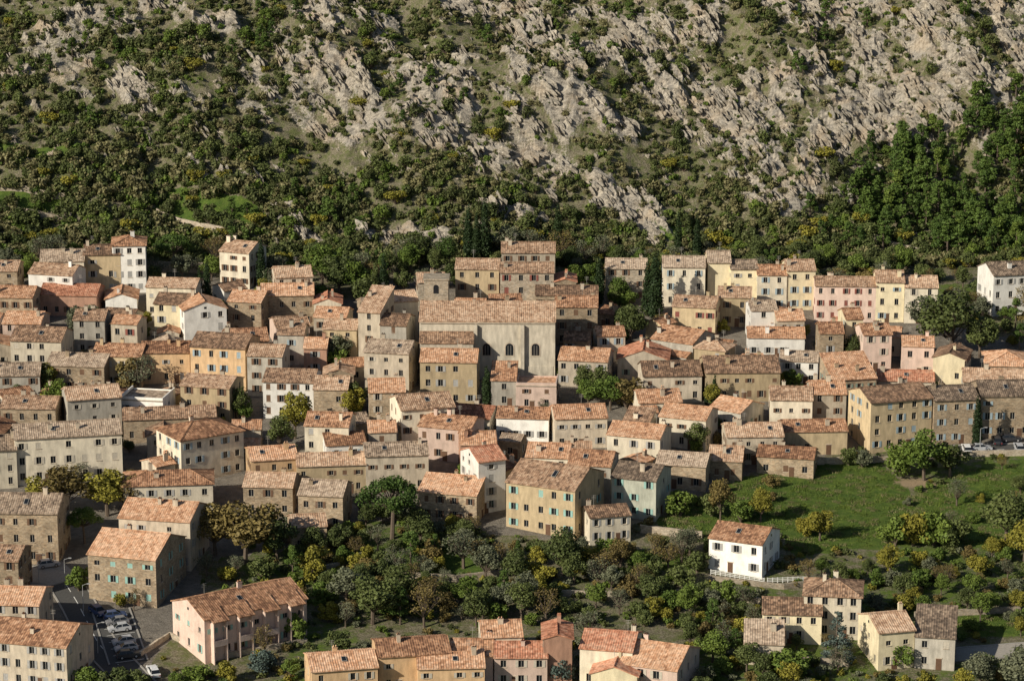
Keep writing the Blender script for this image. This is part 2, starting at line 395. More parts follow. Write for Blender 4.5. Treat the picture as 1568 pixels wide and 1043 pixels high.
        zr=hb; slope_tiles(Rf,hw+gv,lambda a:-.15,d+ov,zr,tan,lambda a,b_,z:(a,hd-b_,z),r)
    else:
        zr=h; Rf.q((-hw,-hd,h-.3),(hw,-hd,h-.3),(hw,hd,h-.3),(-hw,hd,h-.3))
        Wp.box(-hw,hw,-hd-.002,-hd+.25,h,h+.5); Wp.box(-hw,-hw+.25,-hd+.251,hd,h,h+.5); Wp.box(hw-.25,hw,-hd+.251,hd,h,h+.5)
    if chim and roof!='f':
        for _ in range(r.choice([0,1,1,1,2,2])):
            cx_=r.uniform(-hw*.85,hw*.85); cy_=r.uniform(-hd*.6,hd*.4)
            zt=(zr-abs(cy_)*tan) if roof!='s' else zr-(hd-cy_)*tan
            if roof=='h': cx_*=.5; zt=zr-max(abs(cy_)-max(0,hd-hw),0)*tan
            cw,cd,chh=r.uniform(.3,.5),r.uniform(.22,.32),r.uniform(.8,1.5)
            Ch.box(cx_-cw,cx_+cw,cy_-cd,cy_+cd,zt-.6,zt+chh); Ch.box(cx_-cw-.06,cx_+cw+.06,cy_-cd-.06,cy_+cd+.06,zt+chh,zt+chh+.09)
            for k_ in (-1,1):
                xk=cx_+k_*cw*.5
                Rf.q((xk-.17,cy_-cd,zt+chh+.1),(xk-.17,cy_+cd,zt+chh+.1),(xk,cy_+cd,zt+chh+.42),(xk,cy_-cd,zt+chh+.42)); Rf.q((xk+.17,cy_-cd,zt+chh+.1),(xk+.17,cy_+cd,zt+chh+.1),(xk,cy_+cd,zt+chh+.42),(xk,cy_-cd,zt+chh+.42))
    if annex and w>7.5:  # lean-to wing on the front
        sd=r.choice((-1,1)); aw=w*r.uniform(.32,.5); ad=r.uniform(2.2,3.4); ah=h*r.uniform(.45,.72); xa=sd*(hw-aw/2-.3); y0=-hd
        Wp.box(xa-aw/2,xa+aw/2,y0-ad,y0-.004,z0,ah)
        for s in (-1,1): Wp.q((xa+s*aw/2,y0-ad,ah),(xa+s*aw/2,y0-.004,ah),(xa+s*aw/2,y0-.004,ah+ad*.3))
        slope_tiles(Rf,aw/2+.15,lambda a:.25,ad+.3,ah+ad*.3,.3,lambda a,b_,z:(xa+a,y0-b_,z),r)
        Gl.q((xa-.4,y0-ad-.012,ah-1.9),(xa+.4,y0-ad-.012,ah-1.9),(xa+.4,y0-ad-.012,ah-.8),(xa-.4,y0-ad-.012,ah-.8))
        Co.box(xa-.5,xa+.5,y0-ad-.09,y0-ad-.004,ah-2.02,ah-1.92)
    if roof=='g' and w>6.5 and r.random()<.35:
        a=r.uniform(-hw*.6,hw*.6); b0=hd*.35; b1=hd*.6
        for pt,e,mz in ((Fr,.09,.27),(Gl,0,.30)):
            pt.q((a-.35-e,-b0+e,zr-(b0-e)*tan+mz),(a+.35+e,-b0+e,zr-(b0-e)*tan+mz),(a+.35+e,-b1-e,zr-(b1+e)*tan+mz),(a-.35-e,-b1-e,zr-(b1+e)*tan+mz))
    if roof=='g' and r.random()<.5:
        a=r.uniform(-hw*.7,hw*.7); Fr.box(a-.02,a+.02,.2,.24,zr-.1,zr+2.2)
        for zz in (1.5,1.8,2.1): Fr.box(a-.45,a+.45,.205,.235,zr+zz,zr+zz+.03)
    if extra: extra(Wp,Rf,Gl,Fr,Sh,Dr,Ch,Co,hw,hd,h,tan)
    Wp.obj('walls',WALL[wall],E); Rf.obj('roof',ROOF[roofi],E); Gl.obj('windows',GLASS,E); Fr.obj('window_frames',FRAME,E)
    Sh.obj('shutters',SHUT[shut],E); Dr.obj('door',DOOR,E); Ch.obj('chimneys',WALL[wall] if r.random()<.5 else CORN,E); Co.obj('cornice_and_sills',CORN,E)
    PLACED.append((ox,oy,hw,hd,ang))
    return E
PROT=[]
def place(uL,uR,v,h,d,rot,roof='g',wall='B',ri=0,sh=1,vis=20,name=None,**kw):
    a=math.radians(rot); um=(uL+uR)/2
    p=hit(um,v,h); s=(p-CAM)@FW
    w=(uR-uL)/F*s/max(.5,math.cos(a))
    cx=p[0]-math.sin(a)*d/2; cy=p[1]+math.cos(a)*d/2
    PROT.append((uL+4,uR-4,v-12,v+vis,p[1]))
    W_,D_,A_=w,d,a
    if roof=='y': W_,D_,A_,roof=d,w,a+math.pi/2,'g'
    return build_house(name or NAMES[wall],cx,cy,p[2]-h,A_,W_,D_,h,roof,wall,ri,sh,**kw)
H=[
(-40,60,925,8,10,-5,'g','B',0,1,30),(-30,104,985,8,12,-14,'g','B',0,1,60),(-30,28,858,8,9,-6,'g','S',1,3,50),(-40,88,785,10,11,-3,'g','S',3,3,70),
(132,240,852,9,14,-16,'g','S',0,5,80),(180,292,795,9.5,11,-12,'g','B',0,1,20),(190,325,742,6.5,9,6,'h','C',0,1,40),
(478,578,1024,6,9,12,'g','N',0,4,50),(580,690,1002,6.5,9,10,'g','N',0,4,30),(640,742,1022,5.5,8,4,'g','N',0,4,40),(690,755,1003,5.5,8,0,'g','P',0,4,20),(738,800,974,7,8,5,'g','C',0,4,30),
(757,838,1006,5.5,8,0,'g','P',2,4,40),(832,876,978,8.5,8,0,'y','R',2,4,60),(888,968,994,7,10,-12,'g','C',2,6,30),(950,1036,1020,6,12,-22,'g','P',0,4,40),(905,975,1033,5,8,-10,'y','Y',2,4,40),
(1168,1258,940,5.5,9,-5,'g','Y',1,4,60),(1232,1318,912,8,9,-8,'h','C',1,4,50),(1140,1200,985,4,6,-5,'s','B',3,4,30),(1345,1402,966,7,10,14,'g','Y',1,4,60),(1402,1462,975,6,9,-10,'s','G',3,4,40),
(1087,1166,828,6.4,10,-24,'g','W',0,1,80),(903,966,790,5.5,7,14,'g','C',1,1,40),
(733,774,705,10.5,9,24,'g','W',2,1,60),(775,880,744,9.5,14,-25,'g','O',1,5,70),(937,1004,733,8,10,-20,'g','T',3,5,55),
(1005,1080,712,5,9,-12,'g','S',3,3,35),(1085,1136,705,4,9,-8,'g','S',1,3,25),(1160,1245,700,4,7,-12,'g','S',0,3,20),(1113,1200,668,6,9,3,'g','B',1,3,30),(1200,1298,660,5,8,3,'g','O',0,6,35),
(1332,1430,613,10.5,11,18,'g','O',1,0,70),(1430,1500,612,9.5,10,8,'g','S',3,0,60),(1502,1600,606,9,11,2,'g','S',3,0,60),
(1180,1244,612,7.5,9,-3,'g','C',1,3,35),(1242,1296,603,8,9,0,'g','B',0,3,40),(1195,1252,553,5.5,8,-8,'g','W',3,1,25),(1345,1430,583,4,8,-5,'g','B',2,1,15),
(1382,1430,530,7,8,-6,'g','P',0,4,40),(1430,1476,549,8,9,-18,'y','Y',1,6,45),(1322,1366,512,8.5,8,6,'g','P',0,4,45),(1295,1322,488,9,8,6,'g','Y',0,0,50),(1476,1568,585,6,9,-6,'g','B',1,1,20),
(1015,1080,409,9.5,9,-2,'g','C',3,0,40),(1084,1119,402,10,9,0,'g','Y',3,1,35),(1119,1160,412,9,8,0,'g','Y',3,1,30),(1160,1205,421,8.5,8,-2,'g','C',0,0,45),(1205,1249,414,9.5,9,2,'g','Y',1,0,50),
(1249,1342,438,8.5,8,-3,'g','P',1,6,40),(1342,1385,432,9.5,9,-3,'g','Y',1,0,50),(1386,1436,440,8.5,9,-4,'g','C',1,4,50),(1520,1610,420,9.5,10,12,'g','W',3,1,60),
(1030,1095,470,7,8,-12,'g','O',1,6,25),(1150,1190,475,8,8,4,'g','W',3,1,30),(1190,1232,490,7,8,4,'g','B',0,1,25),(1145,1232,517,4.5,8,-3,'g','W',0,1,16),(1255,1292,510,8,8,0,'g','S',0,1,30),
(1100,1150,455,7,8,-5,'g','O',1,3,20),
(768,850,387,9,9,0,'g','B',1,3,20),(697,764,412,9,9,-3,'g','O',1,3,35),(766,848,417,9,8,0,'g','D',1,6,40),(850,882,432,7,8,0,'y','S',2,6,20),(927,990,411,8,8,-3,'g','D',3,3,35),
(640,682,432,9.5,8,5,'g','D',1,3,35),(584,640,462,11,9,14,'g','C',1,3,80),(850,915,470,9,9,-2,'g','S',0,3,30),(820,915,452,6,8,-2,'g','S',1,3,12),
(548,582,478,13,10,-16,'s','B',1,3,60),(582,622,498,11,9,-10,'g','G',1,3,60),(557,626,540,9,9,-12,'g','B',3,4,40),(643,730,554,9.5,9,-3,'g','O',0,1,50),(752,790,582,6,7,-3,'s','G',0,3,25),(790,852,590,5.5,8,-4,'f','P',0,3,30),
(855,930,552,6,9,-10,'g','B',0,1,18),
(172,222,376,11.5,9,6,'h','W',0,1,60),(128,184,390,9.5,9,5,'g','O',1,1,40),(62,128,400,9,9,5,'g','C',3,1,40),(42,112,420,8,8,-14,'g','W',1,1,30),(335,382,386,8.5,9,-22,'g','C',1,3,35),(-20,26,415,8,9,0,'g','S',1,3,20),
(60,148,452,5,9,-4,'g','R',2,3,20),(-20,50,455,7,9,-4,'g','S',0,3,20),(223,300,440,7,8,-6,'g','C',1,1,20),(235,296,466,8,9,-10,'g','Y',1,1,25),(283,346,474,8.5,9,16,'y','W',0,1,30),
(348,400,462,8,9,-12,'g','S',0,3,25),(422,478,424,9,9,10,'g','B',1,3,30),(400,480,452,7.5,9,4,'g','S',0,3,25),(480,530,486,7,8,-8,'g','B',0,3,25),(494,546,504,8,8,-4,'g','O',1,1,30),
(425,465,512,7,8,-4,'g','G',1,0,25),(465,500,533,6,8,-2,'g','R',0,1,25),(112,160,490,8,8,-2,'g','G',1,4,25),(15,94,522,8.5,10,-6,'g','C',1,4,30),(-20,60,575,6,9,5,'g','G',3,3,15),
(70,160,560,6,9,-8,'g','S',3,3,15),(140,216,545,7,9,-6,'g','O',0,4,25),(216,290,540,7,9,3,'g','N',0,1,30),(290,376,532,9.5,11,-12,'g','N',1,0,55),(378,432,545,9,9,-6,'g','G',1,3,40),
(402,480,585,8,10,-6,'g','W',1,3,25),(480,532,596,7.5,9,-3,'g','S',1,3,30),(275,352,592,8,9,-14,'g','O',1,3,25),(182,250,612,7,9,-10,'f','W',3,1,25),(105,184,610,9,9,16,'g','G',1,4,35),(0,85,625,7,9,-3,'g','S',1,3,18),
(280,370,667,9,11,33,'h','C',0,0,55),(25,184,668,9.5,10,12,'g','C',3,4,50),(-40,24,690,8,10,10,'g','C',3,4,50),(190,330,640,5,8,8,'g','S',1,3,8),
(466,534,652,8.5,9,-6,'g','C',0,1,45),(500,560,680,6,8,12,'g','W',0,0,20),(385,455,703,6.5,9,12,'g','N',0,3,25),(455,560,712,6,8,6,'g','O',1,3,25),(560,656,697,7.5,9,6,'g','B',3,3,35),
(456,525,758,7,9,-8,'g','S',3,3,30),(446,500,806,5,7,10,'g','S',1,3,30),(640,730,755,6,12,-15,'g','S',0,3,25),(615,696,625,9,10,16,'g','C',1,3,30),(565,620,600,8,9,4,'g','S',0,4,25),
(640,720,655,7,9,-18,'g','P',0,3,18),(705,760,680,7,8,4,'g','R',0,3,20),(372,448,745,6,9,-4,'g','S',1,3,15),(760,840,640,5,8,-6,'g','W',0,1,14),(850,930,640,6.5,9,6,'g','B',0,1,18),
(930,1010,668,6.5,9,-18,'g','C',0,1,18),(1010,1080,640,6.5,9,-20,'g','C',0,3,18),(985,1075,575,6,10,4,'g','B',1,3,18),(1080,1195,570,6.5,12,2,'g','O',1,3,30),(805,870,700,6,9,-8,'g','C',0,1,20),(870,935,712,6.5,9,-12,'g','G',0,3,18),
]
for i,t in enumerate(H):
    place(*t,r=random.Random(100+i))
def pink_extra(Wp,Rf,Gl,Fr,Sh,Dr,Ch,Co,hw,hd,h,tan):
    n=4; L=2*hw
    for i in range(n):
        a=-hw+(i+.5)*L/n; q=L/n*.27
        Wp.box(a-q,a-q+.2,-hd-1.2,-hd-.003,-5,h-.6); Wp.box(a+q-.2,a+q,-hd-1.2,-hd-.003,-5,h-.6)
        Wp.box(a-q+.201,a+q-.201,-hd-1.2,-hd-.003,2.5,2.7); Wp.box(a-q+.201,a+q-.201,-hd-1.2,-hd-1.08,2.701,3.6)
        m=int(2*(q+.3)/.21)
        for j in range(m):
            x0=a-q-.3+j*2*(q+.3)/m; x1=a-q-.3+(j+1)*2*(q+.3)/m; za=.06*(j%2); zb=.06*((j+1)%2)
            Rf.q((x0,-hd-1.6,h-.35+za),(x1,-hd-1.6,h-.35+zb),(x1,-hd+2.6,h+1.25+zb),(x0,-hd+2.6,h+1.25+za))
        Rf.q((a-q-.3,-hd-1.6,h-.5),(a+q+.3,-hd-1.6,h-.5),(a+q+.3,-hd-1.6,h-.32),(a-q-.3,-hd-1.6,h-.32))
        for s in (-1,1): Wp.q((a+s*q,-hd-1.2,h-.6),(a+s*q,-hd+2.5,h+.4),(a+s*q,-hd+2.5,h+1.15),(a+s*q,-hd-1.2,h-.25))
place(318,466,932,7.5,12,34,'g','P',0,5,60,name='pink_terraced_houses',r=random.Random(5),extra=pink_extra)
# ------------------------------------------------------------------ church
def church():
    h=13.0; p=hit(747,492,h); s=(p-CAM)@FW; w=208/F*s; d=15; ox,oy,oz=p[0],p[1]+d/2,p[2]-h
    def ex(Wp,Rf,Gl,Fr,Sh,Dr,Ch,Co,hw,hd,h,tan):
        def X(u): return (u-747)/208*w
        for u in (729,801): Wp.box(X(u)-.4,X(u)+.4,-hd-.8,-hd-.004,-6,h-.8)
        def arch(u,zb,wd,ht):
            x=X(u)
            for PT,e,o in ((Co,.28,.06),(Gl,0,.085)):
                pts=[(x-wd/2-e,-hd-o,zb-e),(x+wd/2+e,-hd-o,zb-e)]
                for k_ in range(9):
                    t=math.pi*k_/8; pts.append((x+(wd/2+e)*math.cos(t),-hd-o,zb+ht+(wd/2+e)*math.sin(t)))
                PT.q(*pts)
        for u in (746,781,821): 
            arch(u,5.4,1.7,1.8)
            for k_ in (-.3,.3): Fr.box(X(u)+k_-.025,X(u)+k_+.025,-hd-.12,-hd-.09,5.4,7.6)
        Co.box(-hw,hw,-hd-.28,-hd-.23,h-.5,h-.1)
        Wp.box(X(730),X(848),-hd-.10,-hd-.005,-6,3.0)
    E=build_house('church',ox,oy,oz,math.radians(-1),w,d,h,'g','K',1,3,r=random.Random(3),wins=False,chim=False,pitch=.34,extra=ex)
    PROT.append((640,852,480,566,p[1]-1))
    a=Part(); rf=Part(); X=lambda u:(u-747)/208*w; hd=d/2
    a.box(X(645),X(729)-.4,-hd-4,-hd-.01,-6,9.2)
    a.q((X(645),-hd-.01,9.2),(X(645),-hd-4,9.2),(X(645),-hd-.01,10.6)); a.q((X(729)-.4,-hd-.01,9.2),(X(729)-.4,-hd-4,9.2),(X(729)-.4,-hd-.01,10.6))
    x0,x1=X(645)-.2,X(729)-.2; n=int((x1-x0)/.21)
    for j in range(n):
        xa=x0+(x1-x0)*j/n; xb=x0+(x1-x0)*(j+1)/n; za=.06*(j%2); zb=.06*((j+1)%2)
        rf.q((xa,-hd-4.35,9.15+za),(xb,-hd-4.35,9.15+zb),(xb,-hd-.02,10.75+zb),(xa,-hd-.02,10.75+za))
    rf.q((x0,-hd-4.35,9.0),(x1,-hd-4.35,9.0),(x1,-hd-4.35,9.2),(x0,-hd-4.35,9.2))
    a.obj('chapel_walls',WALL['K'],E); rf.obj('chapel_roof',ROOF[1],E)
    t=Part(); g=Part(); tx=X(664); hwt=2.7; y0=hd+.5; y1=y0+5.4; zt=18.5
    t.box(tx-hwt,tx+hwt,y0,y1,-4,zt); t.box(tx-hwt-.2,tx+hwt+.2,y0-.2,y1+.2,zt,zt+.35)
    g.q(*([(tx-.6,y0-.02,zt-3),(tx+.6,y0-.02,zt-3)]+[(tx+.6*math.cos(math.pi*q/8),y0-.02,zt-1.6+.6*math.sin(math.pi*q/8)) for q in range(9)]))
    ym=(y0+y1)/2
    g.q(*([(tx-hwt-.02,ym-.6,zt-3),(tx-hwt-.02,ym+.6,zt-3)]+[(tx-hwt-.02,ym+.6*math.cos(math.pi*q/8),zt-1.6+.6*math.sin(math.pi*q/8)) for q in range(9)]))
    t.obj('bell_tower',WALL['D'],E); g.obj('belfry_openings',GLASS,E)
church()
# ------------------------------------------------------------------ fill the rest of the dense village
FILL=poly([(-60,470),(60,462),(200,468),(330,462),(480,485),(545,520),(600,500),(700,490),(860,490),(930,500),(1010,490),(1150,500),(1260,505),(1400,530),(1600,600),(1600,640),(1300,650),(1290,690),(1130,725),(1010,750),(930,770),(880,790),(770,750),(730,800),(650,790),(550,760),(500,830),(450,790),(320,760),(190,790),(0,760),(-60,760)])
GARDENS=[(*gxy(u,v),r_) for u,v,r_ in ((455,640,6),(210,585,6),(925,612,7),(1215,585,5.5),(410,470,4),(680,610,4),(540,640,4.5),(1100,620,5),(60,600,4),(360,640,5),(1290,560,4),(960,520,4.5),(600,745,5),(1060,690,4),(130,520,4.5),(1000,600,4.5),(820,610,4.5),(1440,590,4),(330,505,4),(520,560,4),(250,500,4),(960,470,5),(1280,480,4.5),(90,640,4))]
def try_fill(u,v,wm,d,h,rot,seed,annex,gap):
    a=math.radians(rot); p=hit(u,v,h); s=(p-CAM)@FW
    cx=p[0]-math.sin(a)*d/2; cy=p[1]+math.cos(a)*d/2
    if not inpoly(p[0],p[1],FILL): return False
    ob=(cx,cy,wm/2,d/2,a)
    for q in PLACED:
        if obb_hit(ob,q,gap): return False
    for gx,gy,gr_ in GARDENS:
        if obb_hit(ob,(gx,gy,gr_*.8,gr_*.8,.4),0): return False
    hwpx=(wm/2*math.cos(a))/s*F; top=v-18; bot=v+h/s*F
    for (l,r_,t,b_,yy) in PROT:
        if p[1]<yy and u+hwpx>l and u-hwpx<r_ and top<b_ and bot>t: return False
    r=random.Random(seed)
    wall=r.choice('BBBBBCCCCGGSSSDDOOPYWB'); roof=r.choice('gggggyyyhs')
    W_,D_,A_=wm,d,a
    if roof=='y': W_,D_,A_,roof,annex=d,wm,a+math.pi/2,'g',False
    build_house(NAMES[wall],cx,cy,p[2]-h,A_,W_,D_,h,roof,wall,r.choice([0,0,0,0,1,1,2,3]),r.choice([0,1,1,2,3,3,4,4,6]),r=r,annex=annex)
    PROT.append((u-hwpx+6,u+hwpx-6,v-8,v+5,p[1]))
    return True
TREEPROT=[(185,235,545,595),(300,332,415,455),(385,410,380,430),(730,756,570,612),(870,970,585,620),(985,1015,400,470),(35,225,690,780),(300,445,740,850),(545,655,715,830),(430,480,600,665),(405,455,640,690),(1175,1240,575,600),(1380,1500,440,520)]
for t in TREEPROT: PROT.append((t[0],t[1],t[2],t[3],9999))
for pas,(wr,dr,hr) in enumerate((((9,14),(9,11.5),(4.5,9)),((7,10),(8,10),(4,8.5)),((5.5,7.5),(6,8),(4,8)),((4.2,5.5),(4.5,6),(3,5)))):
    for v in np.arange(750,432,-9):
        for u in np.arange(-40,1600,17 if pas<2 else 12):
            if rnd.random()<.2: continue
            uu=u+rnd.uniform(-6,6)
            base=8-30*sst(560,1000,uu)+20*sst(1130,1350,uu)
            try_fill(uu,v+rnd.uniform(-4,4),rnd.uniform(*wr),rnd.uniform(*dr),rnd.uniform(*hr),base+rnd.gauss(0,17),int(9000*rnd.random()),pas<2 and rnd.random()<.5,rnd.choice([.05,.05,.9]))
PL=np.array(PLACED)
def on_house_arr(x,y,m=1.0):
    r=np.zeros(len(x),bool)
    for q in PL:
        dx,dy=x-q[0],y-q[1]; c,s=math.cos(q[4]),math.sin(q[4])
        r|=(np.abs(dx*c+dy*s)<q[2]+m)&(np.abs(-dx*s+dy*c)<q[3]+m)
    return r
def on_house(x,y,m=1.0):
    c,s=np.cos(PL[:,4]),np.sin(PL[:,4]); dx,dy=x-PL[:,0],y-PL[:,1]
    return bool(np.any((np.abs(dx*c+dy*s)<PL[:,2]+m)&(np.abs(-dx*s+dy*c)<PL[:,3]+m)))
# ------------------------------------------------------------------ terrain mesh
def axis(segs):
    o=[]
    for a,b_,n in segs: o+=list(np.linspace(a,b_,n,endpoint=False))
    o.append(segs[-1][1]); return np.array(o)
xs=axis([(-4000,-600,12),(-600,-220,38),(-220,-150,40),(-150,150,460),(150,220,40),(220,600,38),(600,4000,12)])
ys=axis([(-3000,300,14),(300,420,40),(420,660,120),(660,800,240),(800,900,60),(900,1200,40),(1200,6000,14)])
X,Y=np.meshgrid(xs,ys); Z=hfull(X,Y,hexact); RM=rockmask(X,Y)
nx,ny=len(xs),len(ys)
idx=np.arange(nx*ny).reshape(ny,nx)
quads=np.stack([idx[:-1,:-1],idx[:-1,1:],idx[1:,1:],idx[1:,:-1]],-1).reshape(-1,4)
me=mk('terrain',np.stack([X,Y,Z],-1).reshape(-1,3),quads,GM)
gr=np.zeros(X.shape)+.2+.35*sst(.45,.6,fbm(X/30,Y/30,2,91))*(Y<660)
for P in MEAD+MEADH: gr=np.where(inpoly(X,Y,P),1.0,gr)
for nme,arr in (('rock',RM),('grass',gr),('pave',inpoly(X,Y,VILLP)*1.0),('bare',inpoly(X,Y,BARE)*1.0)):
    a=me.attributes.new(nme,'FLOAT','POINT'); a.data.foreach_set('value',arr.astype(np.float32).ravel())
sm=((Y[:-1,:-1]<675)|(Y[:-1,:-1]>900)).ravel()
me.polygons.foreach_set('use_smooth',sm)
link(bpy.data.objects.new('terrain',me))
# ------------------------------------------------------------------ vegetation templates
def tube(V,Fc,p0,p1,r0,r1,n=6):
    p0=np.array(p0,float);p1=np.array(p1,float);d=p1-p0;d/=np.linalg.norm(d)+1e-9
    a=np.cross(d,[.3,.9,.1]);a/=np.linalg.norm(a);b_=np.cross(d,a);s=len(V)
    for p,r in ((p0,r0),(p1,r1)):
        for i in range(n): t=2*math.pi*i/n; V.append((p+r*(a*math.cos(t)+b_*math.sin(t))).tolist())
    for i in range(n): j=(i+1)%n; Fc.append((s+i,s+j,s+n+j,s+n+i))
def leafcloud(R,blobs,n,size,sq=1.0,out=.6,lo=.5):
    bl=np.array(blobs); w=bl[:,3]**2; w/=w.sum(); ids=R.choice(len(bl),n,p=w)
    d=R.randn(n,3); d/=np.linalg.norm(d,axis=1)[:,None]
    rad=bl[ids,3]*(lo+(1.08-lo)*R.rand(n)**.5)
    c=bl[ids,:3]+d*rad[:,None]*np.array([1,1,sq])
    nn=d+out*R.randn(n,3); nn/=np.linalg.norm(nn,axis=1)[:,None]
    t=np.cross(nn,R.randn(n,3)); t/=np.linalg.norm(t,axis=1)[:,None]; b_=np.cross(nn,t)
    s=size*(.6+.8*R.rand(n))[:,None]
    P=np.stack([c+t*s*.6,c+b_*s*.42,c-t*s*.6,c-b_*s*.42],1).reshape(-1,3)
    bv=R.rand(len(bl)); lv=np.repeat(np.clip(.55*R.rand(n)+.45*bv[ids],0,1),4)
    return P,np.arange(4*n).reshape(-1,4),lv
def finish(name,V,Fc,P,Q,lv,leaf):
    nv=len(V); allv=(V+P.tolist()) if nv else P.tolist()
    fs=Fc+(Q+nv).tolist(); mi=[1]*len(Fc)+[0]*len(Q)
    return mk(name,allv,fs,[LEAF[leaf],BARK],mi,np.concatenate([np.zeros(nv),lv]))
def t_broad(seed,leaf,n=2600,H=8.,R_=3.2,low=2.2,size=.34,sparse=False):
    R=np.random.RandomState(seed); V=[];Fc=[]; cz=(low+H)/2; rz=(H-low)/2
    tube(V,Fc,(0,0,-1),(.1,.1,low),.28,.2); blobs=[]
    for i in range(18):
        d=R.randn(3); d/=np.linalg.norm(d); k_=R.uniform(.45,.82)
        c=np.array([d[0]*R_*k_,d[1]*R_*k_,cz+d[2]*rz*k_]); r=R.uniform(.24,.42)*R_
        if R.rand()<.2: r*=.6
        blobs.append((*c,r)); tube(V,Fc,(.1,.1,low-.3),c,.11,.03,4)
        if sparse:
            for _ in range(4): e=c+R.randn(3)*r*.6; tube(V,Fc,c,e,.04,.01,3)
    if not sparse: blobs.append((0,0,cz,R_*.55))
    P,Q,lv=leafcloud(R,blobs,n,size,.9)
    return finish('broad',V,Fc,P,Q,lv,leaf)
def t_cypress(seed,leaf,H=10.,r0=1.0):
    R=np.random.RandomState(seed); V=[];Fc=[]; tube(V,Fc,(0,0,-1),(0,0,H*.6),.2,.08); bl=[]
    for i in range(16):
        t=(i+.5)/16; rr=r0*(min(1,t*5+.45))*(1-t**2.2)*.8+.14
        bl.append((R.uniform(-.16,.16),R.uniform(-.16,.16),.4+t*(H-.6),rr))
    P,Q,lv=leafcloud(R,bl,2200,.26,1.3,.5,.55); return finish('cyp',V,Fc,P,Q,lv,leaf)
def t_umbrella(seed,leaf,H=10.,R_=5.):
    R=np.random.RandomState(seed); V=[];Fc=[]; tube(V,Fc,(0,0,-1),(.3,0,H*.5),.35,.25); bl=[]
    for i in range(34):
        a=R.rand()*6.28; k_=math.sqrt(R.rand()); x,y=math.cos(a)*k_*R_*.8,math.sin(a)*k_*R_*.8
        z=H*.62+ (1-k_**2)*H*.26+R.uniform(-.3,.3); bl.append((x,y,z,R.uniform(.8,1.35)))
        tube(V,Fc,(.3,0,H*.5-.3),(x,y,z-.4),.14,.04,4)
    P,Q,lv=leafcloud(R,bl,4200,.3,.8); return finish('umb',V,Fc,P,Q,lv,leaf)
def t_pine(seed,leaf,n=2400,size=.27,H=9.,R_=2.6):
    R=np.random.RandomState(seed); V=[];Fc=[]; tube(V,Fc,(0,0,-1),(0,0,H*.85),.25,.06); bl=[]
    for i in range(26):
        t=R.rand()**.8; z=H*.25+t*H*.72; rr=R_*(1-t*.75); a=R.rand()*6.28; k_=R.uniform(.35,.95)
        x,y=math.cos(a)*rr*k_,math.sin(a)*rr*k_; bl.append((x,y,z,R.uniform(.5,.85)*(1-.3*t)*1.2)); tube(V,Fc,(0,0,z-.5),(x,y,z),.07,.02,4)
    P,Q,lv=leafcloud(R,bl,n,size,.7); return finish('pine',V,Fc,P,Q,lv,leaf)
def t_cedar(seed,leaf,H=10.,R_=3.4):
    R=np.random.RandomState(seed); V=[];Fc=[]; tube(V,Fc,(0,0,-1),(0,0,H*.95),.28,.05); bl=[]
    for l in range(11):
        t=(l+.5)/11; z=.9+t*(H-1.2); rr=R_*(1-t)**.8+.2
        for j in range(6):
            a=R.rand()*6.28; k_=R.uniform(.4,.9); bl.append((math.cos(a)*rr*k_,math.sin(a)*rr*k_,z+R.uniform(-.2,.2),.35+.5*(1-t)))
            tube(V,Fc,(0,0,z),bl[-1][:3],.06,.02,3)
    P,Q,lv=leafcloud(R,bl,3000,.28,.55); return finish('cedar',V,Fc,P,Q,lv,leaf)
def t_scrub(seed,leaf,n=230,size=.28):
    R=np.random.RandomState(seed); V=[];Fc=[]; bl=[]
    for i in range(7):
        a=R.rand()*6.28; k_=R.rand()*.75; z=R.uniform(.3,.95); bl.append((math.cos(a)*k_,math.sin(a)*k_,z,R.uniform(.28,.5))); tube(V,Fc,(0,0,-.3),bl[-1][:3],.05,.02,3)
    P,Q,lv=leafcloud(R,bl,n,size,.9); return finish('scrub',V,Fc,P,Q,lv,leaf)
def t_rock(seed):
    # a bundle of broken, parallel, leaning limestone beds (long axis = local x)
    import bmesh
    R=np.random.RandomState(seed); bm=bmesh.new()
    for kslab in range(R.randint(4,7)):
        rr=bmesh.ops.create_icosphere(bm,subdivisions=2,radius=1)
        off=np.array([R.uniform(-.9,.9),(kslab-2.5)*.34+R.uniform(-.08,.08),R.uniform(-.35,.15)])
        sx,sy,sz=R.uniform(.5,1.15),R.uniform(.16,.30),R.uniform(.45,1.0)
        pl=[]
        for i in range(9):
            d=R.randn(3); d/=np.linalg.norm(d); pl.append((d,R.uniform(.4,.8)))
        for v_ in rr['verts']:
            p=np.array(v_.co)
            for d,o_ in pl:
                q=p@d-o_
                if q>0: p=p-d*q
            p=p*np.array([sx,sy,sz])*1.35+R.randn(3)*.045+off
            v_.co=p
    me=bpy.data.meshes.new('rock'); bm.to_mesh(me); bm.free(); me.materials.append(ROCKM); return me
TM={}
def tmpl(kind,leaf,k_=0):
    key=(kind,leaf,k_)
    if key not in TM:
        s={'broad':10,'bush':20,'cypress':30,'umbrella':40,'pine':50,'cedar':60,'bare':70}[kind]+k_
        if kind=='broad': TM[key]=t_broad(s,leaf)
        if kind=='bush': TM[key]=t_broad(s,leaf,1700,4.2,2.3,.5,.32)
        if kind=='bare': TM[key]=t_broad(s,leaf,900,8.,3.3,2.2,.26,True)
        if kind=='cypress': TM[key]=t_cypress(s,leaf)
        if kind=='umbrella': TM[key]=t_umbrella(s,leaf)
        if kind=='pine': TM[key]=t_pine(s,leaf)
        if kind=='cedar': TM[key]=t_cedar(s,leaf)
    return TM[key]
HT={'broad':8.,'bush':4.2,'bare':8.,'cypress':10.,'umbrella':10.,'pine':9.,'cedar':10.}
